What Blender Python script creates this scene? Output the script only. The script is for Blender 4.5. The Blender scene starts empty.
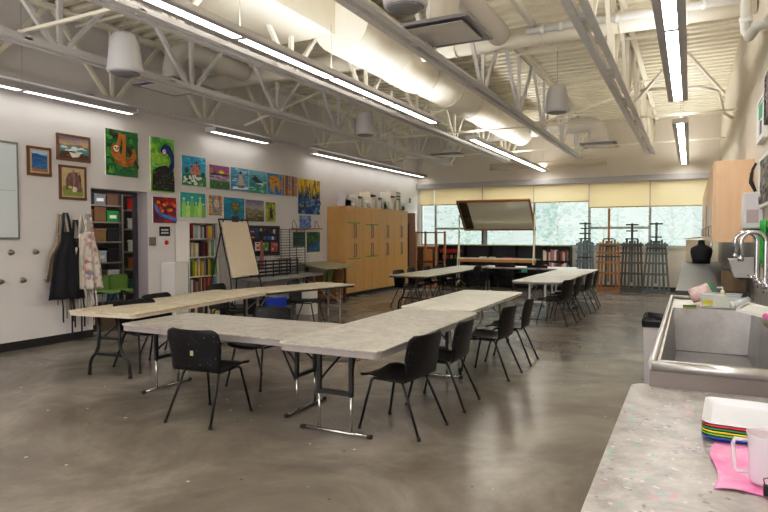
import bpy, bmesh, math, random
from mathutils import Vector, Matrix, Euler, noise as mnoise
R = math.radians
scene = bpy.context.scene
COL = scene.collection

# ------------------------------------------------------------------ materials
def lin(c):
    if isinstance(c, str):
        c = tuple(int(c[i:i+2], 16)/255 for i in (0, 2, 4))
    return tuple(x/12.92 if x <= .04045 else ((x+.055)/1.055)**2.4 for x in c[:3])

def newmat(name):
    m = bpy.data.materials.new(name); m.use_nodes = True
    nt = m.node_tree
    return m, nt, nt.nodes['Principled BSDF']

def mat(name, col, rough=.55, metal=0., var=0., scale=6., bump=0., spec=.5, col2=None, alpha=1., trans=0., emit=None, es=0., stretch=None, bscale=None):
    m, nt, b = newmat(name)
    c = lin(col)
    b.inputs['Base Color'].default_value = (*c, 1)
    b.inputs['Roughness'].default_value = rough
    b.inputs['Metallic'].default_value = metal
    b.inputs['Specular IOR Level'].default_value = spec
    b.inputs['Alpha'].default_value = alpha
    b.inputs['Transmission Weight'].default_value = trans
    if emit is not None:
        b.inputs['Emission Color'].default_value = (*lin(emit), 1)
        b.inputs['Emission Strength'].default_value = es
    if var or col2 or bump:
        tc = nt.nodes.new('ShaderNodeTexCoord')
        mp = nt.nodes.new('ShaderNodeMapping')
        if stretch: mp.inputs['Scale'].default_value = stretch
        nt.links.new(tc.outputs['Object'], mp.inputs['Vector'])
        n = nt.nodes.new('ShaderNodeTexNoise'); n.inputs['Scale'].default_value = scale
        n.inputs['Detail'].default_value = 5; n.inputs['Roughness'].default_value = .6
        nt.links.new(mp.outputs[0], n.inputs['Vector'])
        if var or col2:
            r = nt.nodes.new('ShaderNodeValToRGB')
            r.color_ramp.elements[0].position = .3; r.color_ramp.elements[1].position = .7
            if col2:
                a, d = c, lin(col2)
            else:
                a = tuple(min(1, x*(1+var)) for x in c); d = tuple(x*(1-var) for x in c)
            r.color_ramp.elements[0].color = (*a, 1); r.color_ramp.elements[1].color = (*d, 1)
            nt.links.new(n.outputs['Fac'], r.inputs[0]); nt.links.new(r.outputs[0], b.inputs['Base Color'])
        if bump:
            bp = nt.nodes.new('ShaderNodeBump'); bp.inputs['Strength'].default_value = bump
            bp.inputs['Distance'].default_value = .01
            nt.links.new(n.outputs['Fac'], bp.inputs['Height']); nt.links.new(bp.outputs[0], b.inputs['Normal'])
    return m

def emat(name, col, s):
    m, nt, b = newmat(name)
    b.inputs['Base Color'].default_value = (.8, .8, .8, 1)
    b.inputs['Emission Color'].default_value = (*lin(col), 1)
    b.inputs['Emission Strength'].default_value = s
    return m

def speckle(name, base, base2, specks, rough=.5, scale=3., sp_scale=28., thresh=.16, metal=0., smudge=.78):
    """worn surface with paint drips: two-tone noise plus voronoi dots in several colours"""
    m, nt, b = newmat(name)
    N, Lk = nt.nodes, nt.links
    tc = N.new('ShaderNodeTexCoord')
    n = N.new('ShaderNodeTexNoise'); n.inputs['Scale'].default_value = scale; n.inputs['Detail'].default_value = 8
    n.inputs['Roughness'].default_value = .7
    Lk.new(tc.outputs['Object'], n.inputs['Vector'])
    r = N.new('ShaderNodeValToRGB')
    r.color_ramp.elements[0].position = .32; r.color_ramp.elements[1].position = .68
    r.color_ramp.elements[0].color = (*lin(base), 1); r.color_ramp.elements[1].color = (*lin(base2), 1)
    Lk.new(n.outputs['Fac'], r.inputs[0])
    n9 = N.new('ShaderNodeTexNoise'); n9.inputs['Scale'].default_value = scale*.35; n9.inputs['Detail'].default_value = 6; n9.inputs['Roughness'].default_value = .75; n9.inputs['Distortion'].default_value = 1.2
    Lk.new(tc.outputs['Object'], n9.inputs['Vector'])
    r9 = N.new('ShaderNodeValToRGB'); r9.color_ramp.elements[0].position = .36; r9.color_ramp.elements[0].color = (smudge, smudge*.98, smudge*.97, 1); r9.color_ramp.elements[1].position = .56; r9.color_ramp.elements[1].color = (1, 1, 1, 1)
    Lk.new(n9.outputs['Fac'], r9.inputs[0])
    m9 = N.new('ShaderNodeMixRGB'); m9.blend_type = 'MULTIPLY'; m9.inputs[0].default_value = 1
    Lk.new(r.outputs[0], m9.inputs[1]); Lk.new(r9.outputs[0], m9.inputs[2])
    last = m9.outputs[0]
    for i, (colr, sc, th) in enumerate(specks):
        v = N.new('ShaderNodeTexVoronoi'); v.inputs['Scale'].default_value = sc
        mp = N.new('ShaderNodeMapping'); mp.inputs['Location'].default_value = (i*3.7, i*1.3, i*.6)
        wn = N.new('ShaderNodeTexNoise'); wn.inputs['Scale'].default_value = sc*1.1; wn.inputs['Detail'].default_value = 4
        ad = N.new('ShaderNodeMixRGB'); ad.blend_type = 'ADD'; ad.inputs[0].default_value = 1.5/sc
        Lk.new(tc.outputs['Object'], mp.inputs['Vector']); Lk.new(mp.outputs[0], ad.inputs[1])
        Lk.new(tc.outputs['Object'], wn.inputs['Vector']); Lk.new(wn.outputs['Color'], ad.inputs[2])
        Lk.new(ad.outputs[0], v.inputs['Vector'])
        # only some of the cells carry a speck
        sep = N.new('ShaderNodeSeparateColor'); Lk.new(v.outputs['Color'], sep.inputs[0])
        keep = N.new('ShaderNodeMath'); keep.operation = 'LESS_THAN'; keep.inputs[1].default_value = .32
        Lk.new(sep.outputs[0], keep.inputs[0])
        lt = N.new('ShaderNodeMath'); lt.operation = 'LESS_THAN'; lt.inputs[1].default_value = th*1.5
        Lk.new(v.outputs['Distance'], lt.inputs[0])
        mu = N.new('ShaderNodeMath'); mu.operation = 'MULTIPLY'
        Lk.new(keep.outputs[0], mu.inputs[0]); Lk.new(lt.outputs[0], mu.inputs[1])
        m2 = N.new('ShaderNodeMath'); m2.operation = 'MULTIPLY'; m2.inputs[1].default_value = .6
        Lk.new(mu.outputs[0], m2.inputs[0])
        mx = N.new('ShaderNodeMixRGB'); mx.inputs[2].default_value = (*lin(colr), 1)
        Lk.new(m2.outputs[0], mx.inputs[0]); Lk.new(last, mx.inputs[1]); last = mx.outputs[0]
    Lk.new(last, b.inputs['Base Color'])
    b.inputs['Roughness'].default_value = rough; b.inputs['Metallic'].default_value = metal
    return m

_flat = {}
def paint(col, rough=.6, var=.14, scale=14, **k):
    key = (col, rough, var, scale)
    if key not in _flat:
        _flat[key] = mat('paint_'+str(col), col, rough, var=var, scale=scale, **k)
    return _flat[key]

# ------------------------------------------------------------------ mesh builder
class MB:
    def __init__(s):
        s.v, s.f, s.m, s.mi, s.sm = [], [], [], [], []
    def slot(s, m):
        if m not in s.m: s.m.append(m)
        return s.m.index(m)
    def add(s, vs, fs, m=None, smooth=False):
        o = len(s.v); s.v += [tuple(v) for v in vs]; k = s.slot(m)
        for f in fs:
            s.f.append(tuple(i+o for i in f)); s.mi.append(k); s.sm.append(smooth)
        return s
    def box(s, x0, x1, y0, y1, z0, z1, m=None):
        return s.add([(x0,y0,z0),(x1,y0,z0),(x1,y1,z0),(x0,y1,z0),(x0,y0,z1),(x1,y0,z1),(x1,y1,z1),(x0,y1,z1)],
                     [(0,3,2,1),(4,5,6,7),(0,1,5,4),(1,2,6,5),(2,3,7,6),(3,0,4,7)], m)
    def bar(s, a, b, w, h, m=None, up=(0,0,1)):
        """rectangular bar from a to b"""
        a, b = Vector(a), Vector(b); d = (b-a).normalized(); u = Vector(up)
        if abs(d.dot(u)) > .99: u = Vector((0,1,0))
        r = d.cross(u).normalized(); u = r.cross(d).normalized()
        vs = []
        for p in (a, b):
            for sx, sz in ((-1,-1),(1,-1),(1,1),(-1,1)):
                vs.append(p + r*sx*w/2 + u*sz*h/2)
        return s.add(vs, [(0,1,2,3),(7,6,5,4),(0,4,5,1),(1,5,6,2),(2,6,7,3),(3,7,4,0)], m)
    def tube(s, pts, r, m=None, seg=8, caps=True, rs=None):
        pts = [Vector(p) for p in pts]; n = len(pts); vs = []; prev = None
        for i, p in enumerate(pts):
            d = (pts[min(i+1,n-1)] - pts[max(i-1,0)]).normalized()
            if prev is None:
                u = Vector((0,0,1)) if abs(d.z) < .9 else Vector((1,0,0))
                x = d.cross(u).normalized()
            else:
                x = (prev - d*prev.dot(d)).normalized()
            prev = x; y = d.cross(x)
            rr = rs[i] if rs else r
            for k in range(seg):
                t = 2*math.pi*k/seg
                vs.append(p + x*math.cos(t)*rr + y*math.sin(t)*rr)
        fs = []
        for i in range(n-1):
            for k in range(seg):
                k2 = (k+1) % seg
                fs.append((i*seg+k, i*seg+k2, (i+1)*seg+k2, (i+1)*seg+k))
        s.add(vs, fs, m, True)
        if caps:
            o = len(s.v)-len(vs); kk = s.slot(m)
            s.f.append(tuple(o+k for k in reversed(range(seg)))); s.mi.append(kk); s.sm.append(False)
            s.f.append(tuple(o+(n-1)*seg+k for k in range(seg))); s.mi.append(kk); s.sm.append(False)
        return s
    def lathe(s, prof, c=(0,0,0), m=None, seg=20, smooth=True, M=None):
        vs = []
        for r, z in prof:
            for k in range(seg):
                t = 2*math.pi*k/seg
                p = Vector((r*math.cos(t), r*math.sin(t), z))
                if M: p = M @ p
                vs.append(p+Vector(c))
        fs = []
        for i in range(len(prof)-1):
            for k in range(seg):
                k2 = (k+1) % seg
                fs.append((i*seg+k, i*seg+k2, (i+1)*seg+k2, (i+1)*seg+k))
        if prof[0][0] > 1e-6: fs.append(tuple(reversed(range(seg))))
        if prof[-1][0] > 1e-6: fs.append(tuple((len(prof)-1)*seg+k for k in range(seg)))
        return s.add(vs, fs, m, smooth)
    def prism(s, pts, z0, z1, m=None, axis='z'):
        """polygon extruded along an axis: pts are (a,b)"""
        def P(a, b, z):
            return {'z': (a,b,z), 'x': (z,a,b), 'y': (a,z,b)}[axis]
        n = len(pts)
        vs = [P(a,b,z0) for a,b in pts]+[P(a,b,z1) for a,b in pts]
        fs = [tuple(reversed(range(n))), tuple(range(n,2*n))]+[(i,(i+1)%n,n+(i+1)%n,n+i) for i in range(n)]
        return s.add(vs, fs, m)
    def poly(s, pts, m=None):
        return s.add(pts, [tuple(range(len(pts)))], m)
    def grid(s, fn, nu, nv, m=None, smooth=True):
        vs = [fn(i/nu, j/nv) for j in range(nv+1) for i in range(nu+1)]
        fs = [(j*(nu+1)+i, j*(nu+1)+i+1, (j+1)*(nu+1)+i+1, (j+1)*(nu+1)+i) for j in range(nv) for i in range(nu)]
        return s.add(vs, fs, m, smooth)
    def blob(s, c, rx, ry, rz, m=None, nu=12, nv=8, jit=0, seed=0, smooth=True):
        vs = []; fs = []
        for j in range(nv+1):
            th = math.pi*j/nv
            for i in range(nu):
                ph = 2*math.pi*i/nu
                d = Vector((math.sin(th)*math.cos(ph), math.sin(th)*math.sin(ph), math.cos(th)))
                k = 1+jit*mnoise.noise(d*2.3+Vector((seed*7.1, seed*3.3, 0))) + jit*.6*mnoise.noise(d*6+Vector((0,seed*5.1,0)))
                vs.append((c[0]+d.x*rx*k, c[1]+d.y*ry*k, c[2]+d.z*rz*k))
        for j in range(nv):
            for i in range(nu):
                i2 = (i+1) % nu
                fs.append((j*nu+i, (j+1)*nu+i, (j+1)*nu+i2, j*nu+i2))
        return s.add(vs, fs, m, smooth)
    def build(s, name, m=None, parent=None, bevel=0, solid=0, loc=None, fix=True):
        me = bpy.data.meshes.new(name)
        me.from_pydata(s.v, [], s.f)
        mats = [x if x is not None else m for x in s.m] or [m]
        for x in mats: me.materials.append(x)
        me.polygons.foreach_set('material_index', s.mi)
        me.polygons.foreach_set('use_smooth', s.sm)
        me.update()
        if fix:
            bm = bmesh.new(); bm.from_mesh(me)
            bmesh.ops.remove_doubles(bm, verts=bm.verts, dist=1e-6)
            bmesh.ops.recalc_face_normals(bm, faces=bm.faces)
            bm.to_mesh(me); bm.free()
        o = bpy.data.objects.new(name, me); COL.objects.link(o)
        if parent: o.parent = parent
        if loc: o.location = loc
        if bevel:
            b = o.modifiers.new('bevel', 'BEVEL'); b.width = bevel; b.segments = 2; b.limit_method = 'ANGLE'; b.angle_limit = R(40)
        if solid:
            b = o.modifiers.new('solid', 'SOLIDIFY'); b.thickness = solid; b.offset = 0
        return o

def tag(o, label=None, cat=None, group=None, kind=None):
    if label: o['label'] = label
    if cat: o['category'] = cat
    if group: o['group'] = group
    if kind: o['kind'] = kind
    return o
def thing(name, label, cat, loc=(0,0,0), rz=0, group=None, kind=None):
    o = bpy.data.objects.new(name, None); COL.objects.link(o)
    o.empty_display_size = .1
    o.location = loc; o.rotation_euler = (0, 0, R(rz))
    return tag(o, label, cat, group, kind)
def struct(name, mb, m, parent=None, **k):
    o = mb.build(name, m, parent, **k)
    if parent is None: o['kind'] = 'structure'
    return o
def dup(root, loc=None, rz=None, label=None, group=None, parent=None):
    c = root.copy(); COL.objects.link(c)
    if parent: c.parent = parent
    if loc is not None: c.location = loc
    if rz is not None: c.rotation_euler = (0, 0, R(rz))
    if label: c['label'] = label
    if group: c['group'] = group
    for ch in list(root.children): dup(ch, parent=c)
    return c
def arc(c, r, a0, a1, n, plane='xz'):
    out = []
    for i in range(n+1):
        t = R(a0+(a1-a0)*i/n); a, b = r*math.cos(t), r*math.sin(t)
        out.append({'xz': (c[0]+a, c[1], c[2]+b), 'yz': (c[0], c[1]+a, c[2]+b), 'xy': (c[0]+a, c[1]+b, c[2])}[plane])
    return out
def rrect(x0, x1, y0, y1, r, n=5):
    pts = []
    for cx, cy, a in ((x1-r,y0+r,-90),(x1-r,y1-r,0),(x0+r,y1-r,90),(x0+r,y0+r,180)):
        for i in range(n+1):
            t = R(a+90*i/n); pts.append((cx+r*math.cos(t), cy+r*math.sin(t)))
    return pts
ORD = ['first','second','third','fourth','fifth','sixth','seventh','eighth','ninth','tenth','eleventh','twelfth','thirteenth','fourteenth','fifteenth','sixteenth','seventeenth','eighteenth','nineteenth','twentieth']

# ------------------------------------------------------------------ shared materials
WALL = mat('wall_paint', 'dedadb', .7, var=.03, scale=1.2)
WALLR = mat('wall_paint_right', 'd2cabd', .7, var=.03, scale=1.2)
WALLB = mat('wall_paint_back', 'd9d2c8', .7, var=.03, scale=1.)
CREAM = mat('cream_steel', 'ebe6da', .5, var=.05, scale=3)
DECK = mat('deck_steel', 'e4decd', .45, var=.07, scale=2, metal=.0)
TRUSS = mat('truss_white_paint', 'd9d8da', .45, var=.05, scale=5)
WHITE = mat('white_paint', 'e8e6e2', .45)
WHITEM = mat('white_metal', 'dcdcdc', .35)
BLACK = mat('black_plastic', '1b1a1d', .38, var=.2, scale=30, bump=.1)
BLACKM = mat('black_metal', '171719', .35)
CHROME = mat('chrome_tube', 'c9c9c9', .22, metal=1.)
STEEL = mat('stainless_steel', 'c7c5c6', .3, metal=.85, var=.12, scale=4, stretch=(1,.3,1), bump=.05)
STEELD = mat('stainless_worn', '9c9791', .38, metal=.7, col2='c4bfb9', scale=6)
MAPLE = mat('maple_veneer', 'd0a462', .42, var=.07, scale=3, stretch=(1,6,.6))
MAPLE2 = mat('maple_veneer_pale', 'e2bf9f', .42, var=.05, scale=3, stretch=(6,6,.5))
GREYW = mat('grey_paint', '8d8d90', .5)
DARKB = mat('dark_rubber', '24211f', .6)
ORANGEW = mat('orange_wood', 'a8794a', .5, var=.18, scale=5, stretch=(4,4,.6))
DARKW = mat('dark_wood', '5b3a22', .5, var=.2, scale=6, stretch=(4,4,.6))
GREEN = mat('green_plastic', '6f9040', .4, var=.05)
# ------------------------------------------------------------------ camera
cam = bpy.data.cameras.new('camera'); co = bpy.data.objects.new('camera', cam); COL.objects.link(co)
cam.sensor_width = 36; cam.lens = 27.98; cam.clip_start = .05; cam.clip_end = 300
co.location = (0, 0, 1.62); co.rotation_euler = (R(88.0), 0, R(27.2))
scene.camera = co

# ------------------------------------------------------------------ room dimensions (metres)
XL, XR, YF, YB, ZC = -8.45, .68, -2.6, 19.0, 4.95
DY0, DY1, DZ = 6.30, 7.40, 2.37     # opening to the storage room
WX0, WX1, WZ0, WZ1 = -8.33, .55, 1.27, 3.22

# floor: sealed, stained, paint-flecked concrete
m, nt, b = newmat('polished_concrete'); N, Lk = nt.nodes, nt.links
tc = N.new('ShaderNodeTexCoord')
n1 = N.new('ShaderNodeTexNoise'); n1.inputs['Scale'].default_value = .8; n1.inputs['Detail'].default_value = 9; n1.inputs['Roughness'].default_value = .65; n1.inputs['Distortion'].default_value = .6
n2 = N.new('ShaderNodeTexNoise'); n2.inputs['Scale'].default_value = 3.2; n2.inputs['Detail'].default_value = 10; n2.inputs['Roughness'].default_value = .75
for n in (n1, n2): Lk.new(tc.outputs['Object'], n.inputs['Vector'])
r1 = N.new('ShaderNodeValToRGB'); e = r1.color_ramp.elements
e[0].position = .36; e[0].color = (*lin('726960'), 1); e[1].position = .64; e[1].color = (*lin('989087'), 1)
e.new(.5).color = (*lin('827a71'), 1)
r2 = N.new('ShaderNodeValToRGB'); e = r2.color_ramp.elements
e[0].position = .34; e[0].color = (.74, .73, .72, 1); e[1].position = .7; e[1].color = (1, 1, 1, 1)
mx = N.new('ShaderNodeMixRGB'); mx.blend_type = 'MULTIPLY'; mx.inputs[0].default_value = .55
Lk.new(n1.outputs['Fac'], r1.inputs[0]); Lk.new(n2.outputs['Fac'], r2.inputs[0]); Lk.new(r1.outputs[0], mx.inputs[1]); Lk.new(r2.outputs[0], mx.inputs[2])
last = mx.outputs[0]
for i, (c, sc, th) in enumerate((('d2cec8', 5, .07), ('3a3532', 6.5, .07), ('c8c4bc', 2.3, .03), ('5f9f9c', 3.1, .045), ('b3604a', 2.9, .045))):
    mp = N.new('ShaderNodeMapping'); mp.inputs['Location'].default_value = (i*2.1, i*5.3, 0)
    v = N.new('ShaderNodeTexVoronoi'); v.inputs['Scale'].default_value = sc
    Lk.new(tc.outputs['Object'], mp.inputs[0]); Lk.new(mp.outputs[0], v.inputs['Vector'])
    lt = N.new('ShaderNodeMath'); lt.operation = 'LESS_THAN'; lt.inputs[1].default_value = th; Lk.new(v.outputs['Distance'], lt.inputs[0])
    sp = N.new('ShaderNodeSeparateColor'); Lk.new(v.outputs['Color'], sp.inputs[0])
    kp = N.new('ShaderNodeMath'); kp.operation = 'LESS_THAN'; kp.inputs[1].default_value = .4; Lk.new(sp.outputs[1], kp.inputs[0])
    mu = N.new('ShaderNodeMath'); mu.operation = 'MULTIPLY'; Lk.new(lt.outputs[0], mu.inputs[0]); Lk.new(kp.outputs[0], mu.inputs[1])
    m3 = N.new('ShaderNodeMath'); m3.operation = 'MULTIPLY'; m3.inputs[1].default_value = .6; Lk.new(mu.outputs[0], m3.inputs[0])
    q = N.new('ShaderNodeMixRGB'); q.inputs[2].default_value = (*lin(c), 1)
    Lk.new(m3.outputs[0], q.inputs[0]); Lk.new(last, q.inputs[1]); last = q.outputs[0]
Lk.new(last, b.inputs['Base Color'])
rr = N.new('ShaderNodeMapRange'); rr.inputs['To Min'].default_value = .2; rr.inputs['To Max'].default_value = .3
Lk.new(n1.outputs['Fac'], rr.inputs['Value']); Lk.new(rr.outputs[0], b.inputs['Roughness'])
b.inputs['Specular IOR Level'].default_value = .55
FLOOR = m
f = MB(); f.box(-12, XR+.3, YF-.2, YB+.3, -.15, 0)
struct('floor', f, FLOOR)

# ceiling: ribbed steel roof deck, ribs run across the room
c = MB(); pts = []; y = YF-.1; k = 0
prof = []
while y < YB+.15:
    prof += [(y, ZC), (y+.11, ZC), (y+.14, ZC+.09), (y+.23, ZC+.09)]; y += .26
vs = []; 
for (yy, zz) in prof: vs += [(XL-.2, yy, zz), (XR+.2, yy, zz)]
fs = [(2*i, 2*i+1, 2*i+3, 2*i+2) for i in range(len(prof)-1)]
c.add(vs, fs)
c.box(XL-.2, XR+.2, YF-.1, YB+.3, ZC+.16, ZC+.2)
struct('ceiling', c, DECK, fix=False)

# walls
w = MB()
w.box(XL-.3, XL, YF-.1, DY0, 0, ZC+.15); w.box(XL-.3, XL, DY1, YB+.1, 0, ZC+.15); w.box(XL-.3, XL, DY0, DY1, DZ, ZC+.15)
struct('wall_left', w, WALL)
w = MB(); w.box(XR, XR+.25, YF-.1, YB+.2, 0, ZC+.15); struct('wall_right', w, WALLR)
w = MB(); w.box(XL-.3, XR+.25, YF-.35, YF-.1, 0, ZC+.15); struct('wall_front', w, WALLR)
w = MB()
w.box(XL-.3, XR+.25, YB, YB+.25, 0, WZ0); w.box(XL-.3, XR+.25, YB, YB+.25, WZ1, ZC+.15)
w.box(XL-.3, WX0, YB, YB+.25, WZ0, WZ1); w.box(WX1, XR+.25, YB, YB+.25, WZ0, WZ1)
struct('wall_back', w, WALLB)
# storage room behind the left wall
w = MB(); w.box(-11.6, -11.4, 5.2, 10.4, 0, 3.0); w.box(-11.4, XL-.3, 5.2, 5.4, 0, 3.0); w.box(-11.4, XL-.3, 10.2, 10.4, 0, 3.0); w.box(-11.6, XL-.3, 5.2, 10.4, 2.9, 3.0)
struct('wall_storage', w, mat('storage_wall', '8b857f', .8, var=.05))

# baseboards
w = MB(); w.box(XL, XL+.015, YF-.1, DY0-.005, 0, .12); w.box(XL, XL+.015, DY1+.005, YB, 0, .12); struct('baseboard_left', w, DARKB)
w = MB(); w.box(XL, XR, YB-.015, YB, 0, .12); struct('baseboard_back', w, DARKB)

# door opening: dark steel frame and pale reveal
d = thing('door_1', None, None, kind='structure')
fr = MB(); fr.box(XL-.31, XL-.24, DY1-.06, DY1-.002, 0, DZ-.05); fr.box(XL-.31, XL-.24, DY0+.002, DY0+.04, 0, DZ-.05); fr.box(XL-.31, XL-.24, DY0+.002, DY1-.002, DZ-.05, DZ-.002)
fr.build('door_frame', mat('dark_frame', '4a444c', .5), d)
rv = MB(); rv.box(XL-.235, XL+.002, DY1-.008, DY1-.001, 0, DZ-.002)
rv.build('door_reveal', mat('reveal_paint', 'b5adb3', .6), d)

# ------------------------------------------------------------------ windows in the back wall
FRAMEM = mat('window_frame_alu', 'a3a5a3', .45, metal=.2)
m, nt, b = newmat('window_glass'); N, Lk = nt.nodes, nt.links
N.remove(b); tr = N.new('ShaderNodeBsdfTransparent'); tr.inputs[0].default_value = (.93, .96, .95, 1)
gl = N.new('ShaderNodeBsdfGlossy'); gl.inputs['Roughness'].default_value = .05
ms = N.new('ShaderNodeMixShader'); ms.inputs[0].default_value = .03
Lk.new(tr.outputs[0], ms.inputs[1]); Lk.new(gl.outputs[0], ms.inputs[2]); Lk.new(ms.outputs[0], N['Material Output'].inputs[0])
GLASS = m
xs = [WX0, -7.8, -6.1, -4.43, -2.76, -1.07, WX1]
yb = YB+.08
for i in range(6):
    a, bx = xs[i], xs[i+1]
    wn = thing('window_%d' % (i+1), None, None, kind='structure')
    fr = MB(); t = .035
    fr.box(a, a+t, yb-.04, yb+.04, WZ0, WZ1); fr.box(bx-t, bx, yb-.04, yb+.04, WZ0, WZ1)
    fr.box(a+t, bx-t, yb-.04, yb+.04, WZ0, WZ0+.05); fr.box(a+t, bx-t, yb-.04, yb+.04, WZ1-.05, WZ1)
    zt = None
    if i in (1, 4): zt = 1.84
    if zt: fr.box(a+t, bx-t, yb-.035, yb+.035, zt-.035, zt+.035)
    if i == 1: fr.box(-6.16, -6.1, yb-.04, yb+.04, WZ0, WZ1)
    if i == 2: fr.box(a+t, a+t+.1, yb-.035, yb+.035, WZ0, 1.84)
    fr.build('window_frame', FRAMEM, wn)
    g = MB(); g.box(a+t, bx-t, yb-.004, yb+.004, WZ0+.05, WZ1-.05); g.build('pane', GLASS, wn)
w = MB(); w.box(WX0-.02, WX1, YB-.05, YB+.08, WZ0-.03, WZ0); struct('trim_1', w, mat('sill_paint', 'd9d6cf', .5))
# valance rail over the blinds
w = MB(); w.box(XL+.01, XR, YB-.16, YB, 3.19, 3.36)
struct('trim_2', w, mat('valance_grey', 'aeacae', .5), bevel=.008)
m, nt, b = newmat('blind_fabric')
b.inputs['Base Color'].default_value = (*lin('ebdfc6'), 1); b.inputs['Roughness'].default_value = .8
N, Lk = nt.nodes, nt.links
tl = N.new('ShaderNodeBsdfTranslucent'); tl.inputs[0].default_value = (*lin('f0e2c8'), 1)
ms = N.new('ShaderNodeMixShader'); ms.inputs[0].default_value = .42
Lk.new(b.outputs[0], ms.inputs[1]); Lk.new(tl.outputs[0], ms.inputs[2]); Lk.new(ms.outputs[0], N['Material Output'].inputs[0])
BLIND = m
names = ['narrow cream roller blind in the far left corner of the windows', 'cream roller blind above the left side of the tilted mirror',
         'cream roller blind directly above the tilted mirror', 'cream roller blind between the mirror and the grey easel by the bookcase',
         'cream roller blind above the tall orange easel, pulled lower', 'cream roller blind nearest the wall cabinets, pulled lower']
for i in range(6):
    a, bx = xs[i]+.015, xs[i+1]-.015
    z = (2.66, 2.66, 2.66, 2.66, 2.47, 2.47)[i]
    t = thing('roller_blind', names[i], 'blind', ((a+bx)/2, YB-.07, z), group='cream roller blinds on the back windows')
    h = (bx-a)/2
    q = MB(); q.box(-h, h, -.0015, .0015, 0, 3.2-z); q.build('blind_fabric', BLIND, t)
    q = MB(); q.box(-h, h, -.012, .012, -.03, 0); q.build('bottom_rail', mat('blind_rail%d' % i, 'b09c70', .5), t)

# ------------------------------------------------------------------ outdoors
g = MB()
def hill(u, v):
    x = -45+75*u; y = YB+1.5+55*v
    return (x, y, -.6+ 9*v*v + 4*v*mnoise.noise(Vector((x*.06, y*.06, 1))))
g.grid(hill, 40, 30)
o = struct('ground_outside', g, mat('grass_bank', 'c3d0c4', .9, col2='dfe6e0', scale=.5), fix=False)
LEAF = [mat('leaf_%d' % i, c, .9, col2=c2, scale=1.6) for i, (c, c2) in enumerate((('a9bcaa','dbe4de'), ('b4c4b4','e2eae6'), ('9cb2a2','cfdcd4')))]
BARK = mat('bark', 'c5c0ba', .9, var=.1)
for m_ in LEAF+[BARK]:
    b_ = m_.node_tree.nodes['Principled BSDF']; b_.inputs['Emission Color'].default_value = (.62, .74, .74, 1); b_.inputs['Emission Strength'].default_value = .28  # outdoor haze put into leaves and bark as a pale glow
random.seed(5)
k = 0
descr = ['slender', 'broad', 'leaning', 'tall', 'low', 'bushy']
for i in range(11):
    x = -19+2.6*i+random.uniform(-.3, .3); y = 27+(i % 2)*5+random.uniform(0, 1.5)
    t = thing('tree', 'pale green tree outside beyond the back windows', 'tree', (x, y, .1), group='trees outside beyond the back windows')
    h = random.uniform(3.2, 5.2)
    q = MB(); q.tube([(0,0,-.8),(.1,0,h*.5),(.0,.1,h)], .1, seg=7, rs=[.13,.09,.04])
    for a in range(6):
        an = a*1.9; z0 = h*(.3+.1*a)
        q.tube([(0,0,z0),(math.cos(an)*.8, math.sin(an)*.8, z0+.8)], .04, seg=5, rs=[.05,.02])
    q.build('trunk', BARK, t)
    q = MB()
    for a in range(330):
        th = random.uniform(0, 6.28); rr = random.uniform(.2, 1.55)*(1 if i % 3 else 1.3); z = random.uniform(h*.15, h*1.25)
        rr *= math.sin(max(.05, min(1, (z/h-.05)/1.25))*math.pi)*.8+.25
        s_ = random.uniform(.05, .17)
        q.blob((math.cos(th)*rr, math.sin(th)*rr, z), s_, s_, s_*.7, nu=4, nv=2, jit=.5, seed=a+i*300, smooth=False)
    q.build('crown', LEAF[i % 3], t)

# ------------------------------------------------------------------ roof structure
TX = [-8.33, -6.6, -4.8, -2.8, -.98]
tl = ['nearest the painted left wall', 'second from the left wall', 'in the middle, over the far left corner of the near tables', 'left of the round white duct branch, over the aisle', 'nearest the right wall, over the sink aisle']
tl = ['closest to the left wall', 'second from the left wall', 'third from the left wall, left of the fat round duct', 'fourth from the left wall, right of the fat round duct', 'closest to the right wall and the sink']
ZB, ZT = 3.76, 4.87
for i, x in enumerate(TX):
    t = thing('roof_truss', 'long white steel roof truss, '+tl[i], 'roof truss', (x, 0, 0), group='white steel roof trusses')
    q = MB()
    y1 = 17.3
    for s_ in (-1, 1):
        q.box(s_*.035, s_*.115, YF, y1, ZB-.012, ZB) if s_ > 0 else q.box(-.115, -.035, YF, y1, ZB-.012, ZB)
        q.box(s_*.035-.005, s_*.035+.005, YF, y1, ZB, ZB+.08)
    yy = YF+.5
    while yy < y1:
        q.box(-.04, .04, yy, yy+.09, ZB+.0, ZB+.05); yy += 2.07
    q.build('bottom_chord', TRUSS, t)
    q = MB()
    for s_ in (-1, 1):
        a, b_ = (.03, .11) if s_ > 0 else (-.11, -.03)
        q.box(a, b_, YF, YB, ZT+.065, ZT+.077); q.box(s_*.035-.005, s_*.035+.005, YF, YB, ZT, ZT+.07)
    q.build('top_chord', CREAM, t)
    y0 = 4.55+2.07*(-3)
    nodes = []
    while y0 < 17.4: nodes.append(y0); y0 += 2.07
    for yn in nodes:
        for dy in (-.98, 0, .98):
            if not (YF < yn+dy < YB): continue
            q = MB(); q.bar((0, yn+dy*.06, ZB+.03), (0, yn+dy, ZT+.03), .055, .05, up=(1,0,0)); q.build('web_member', TRUSS if i % 2 else CREAM, t)
    q = MB(); q.bar((0, 17.25, ZB+.03), (0, YB-.05, ZT), .055, .05, up=(1,0,0)); q.build('web_member', CREAM, t)
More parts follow.
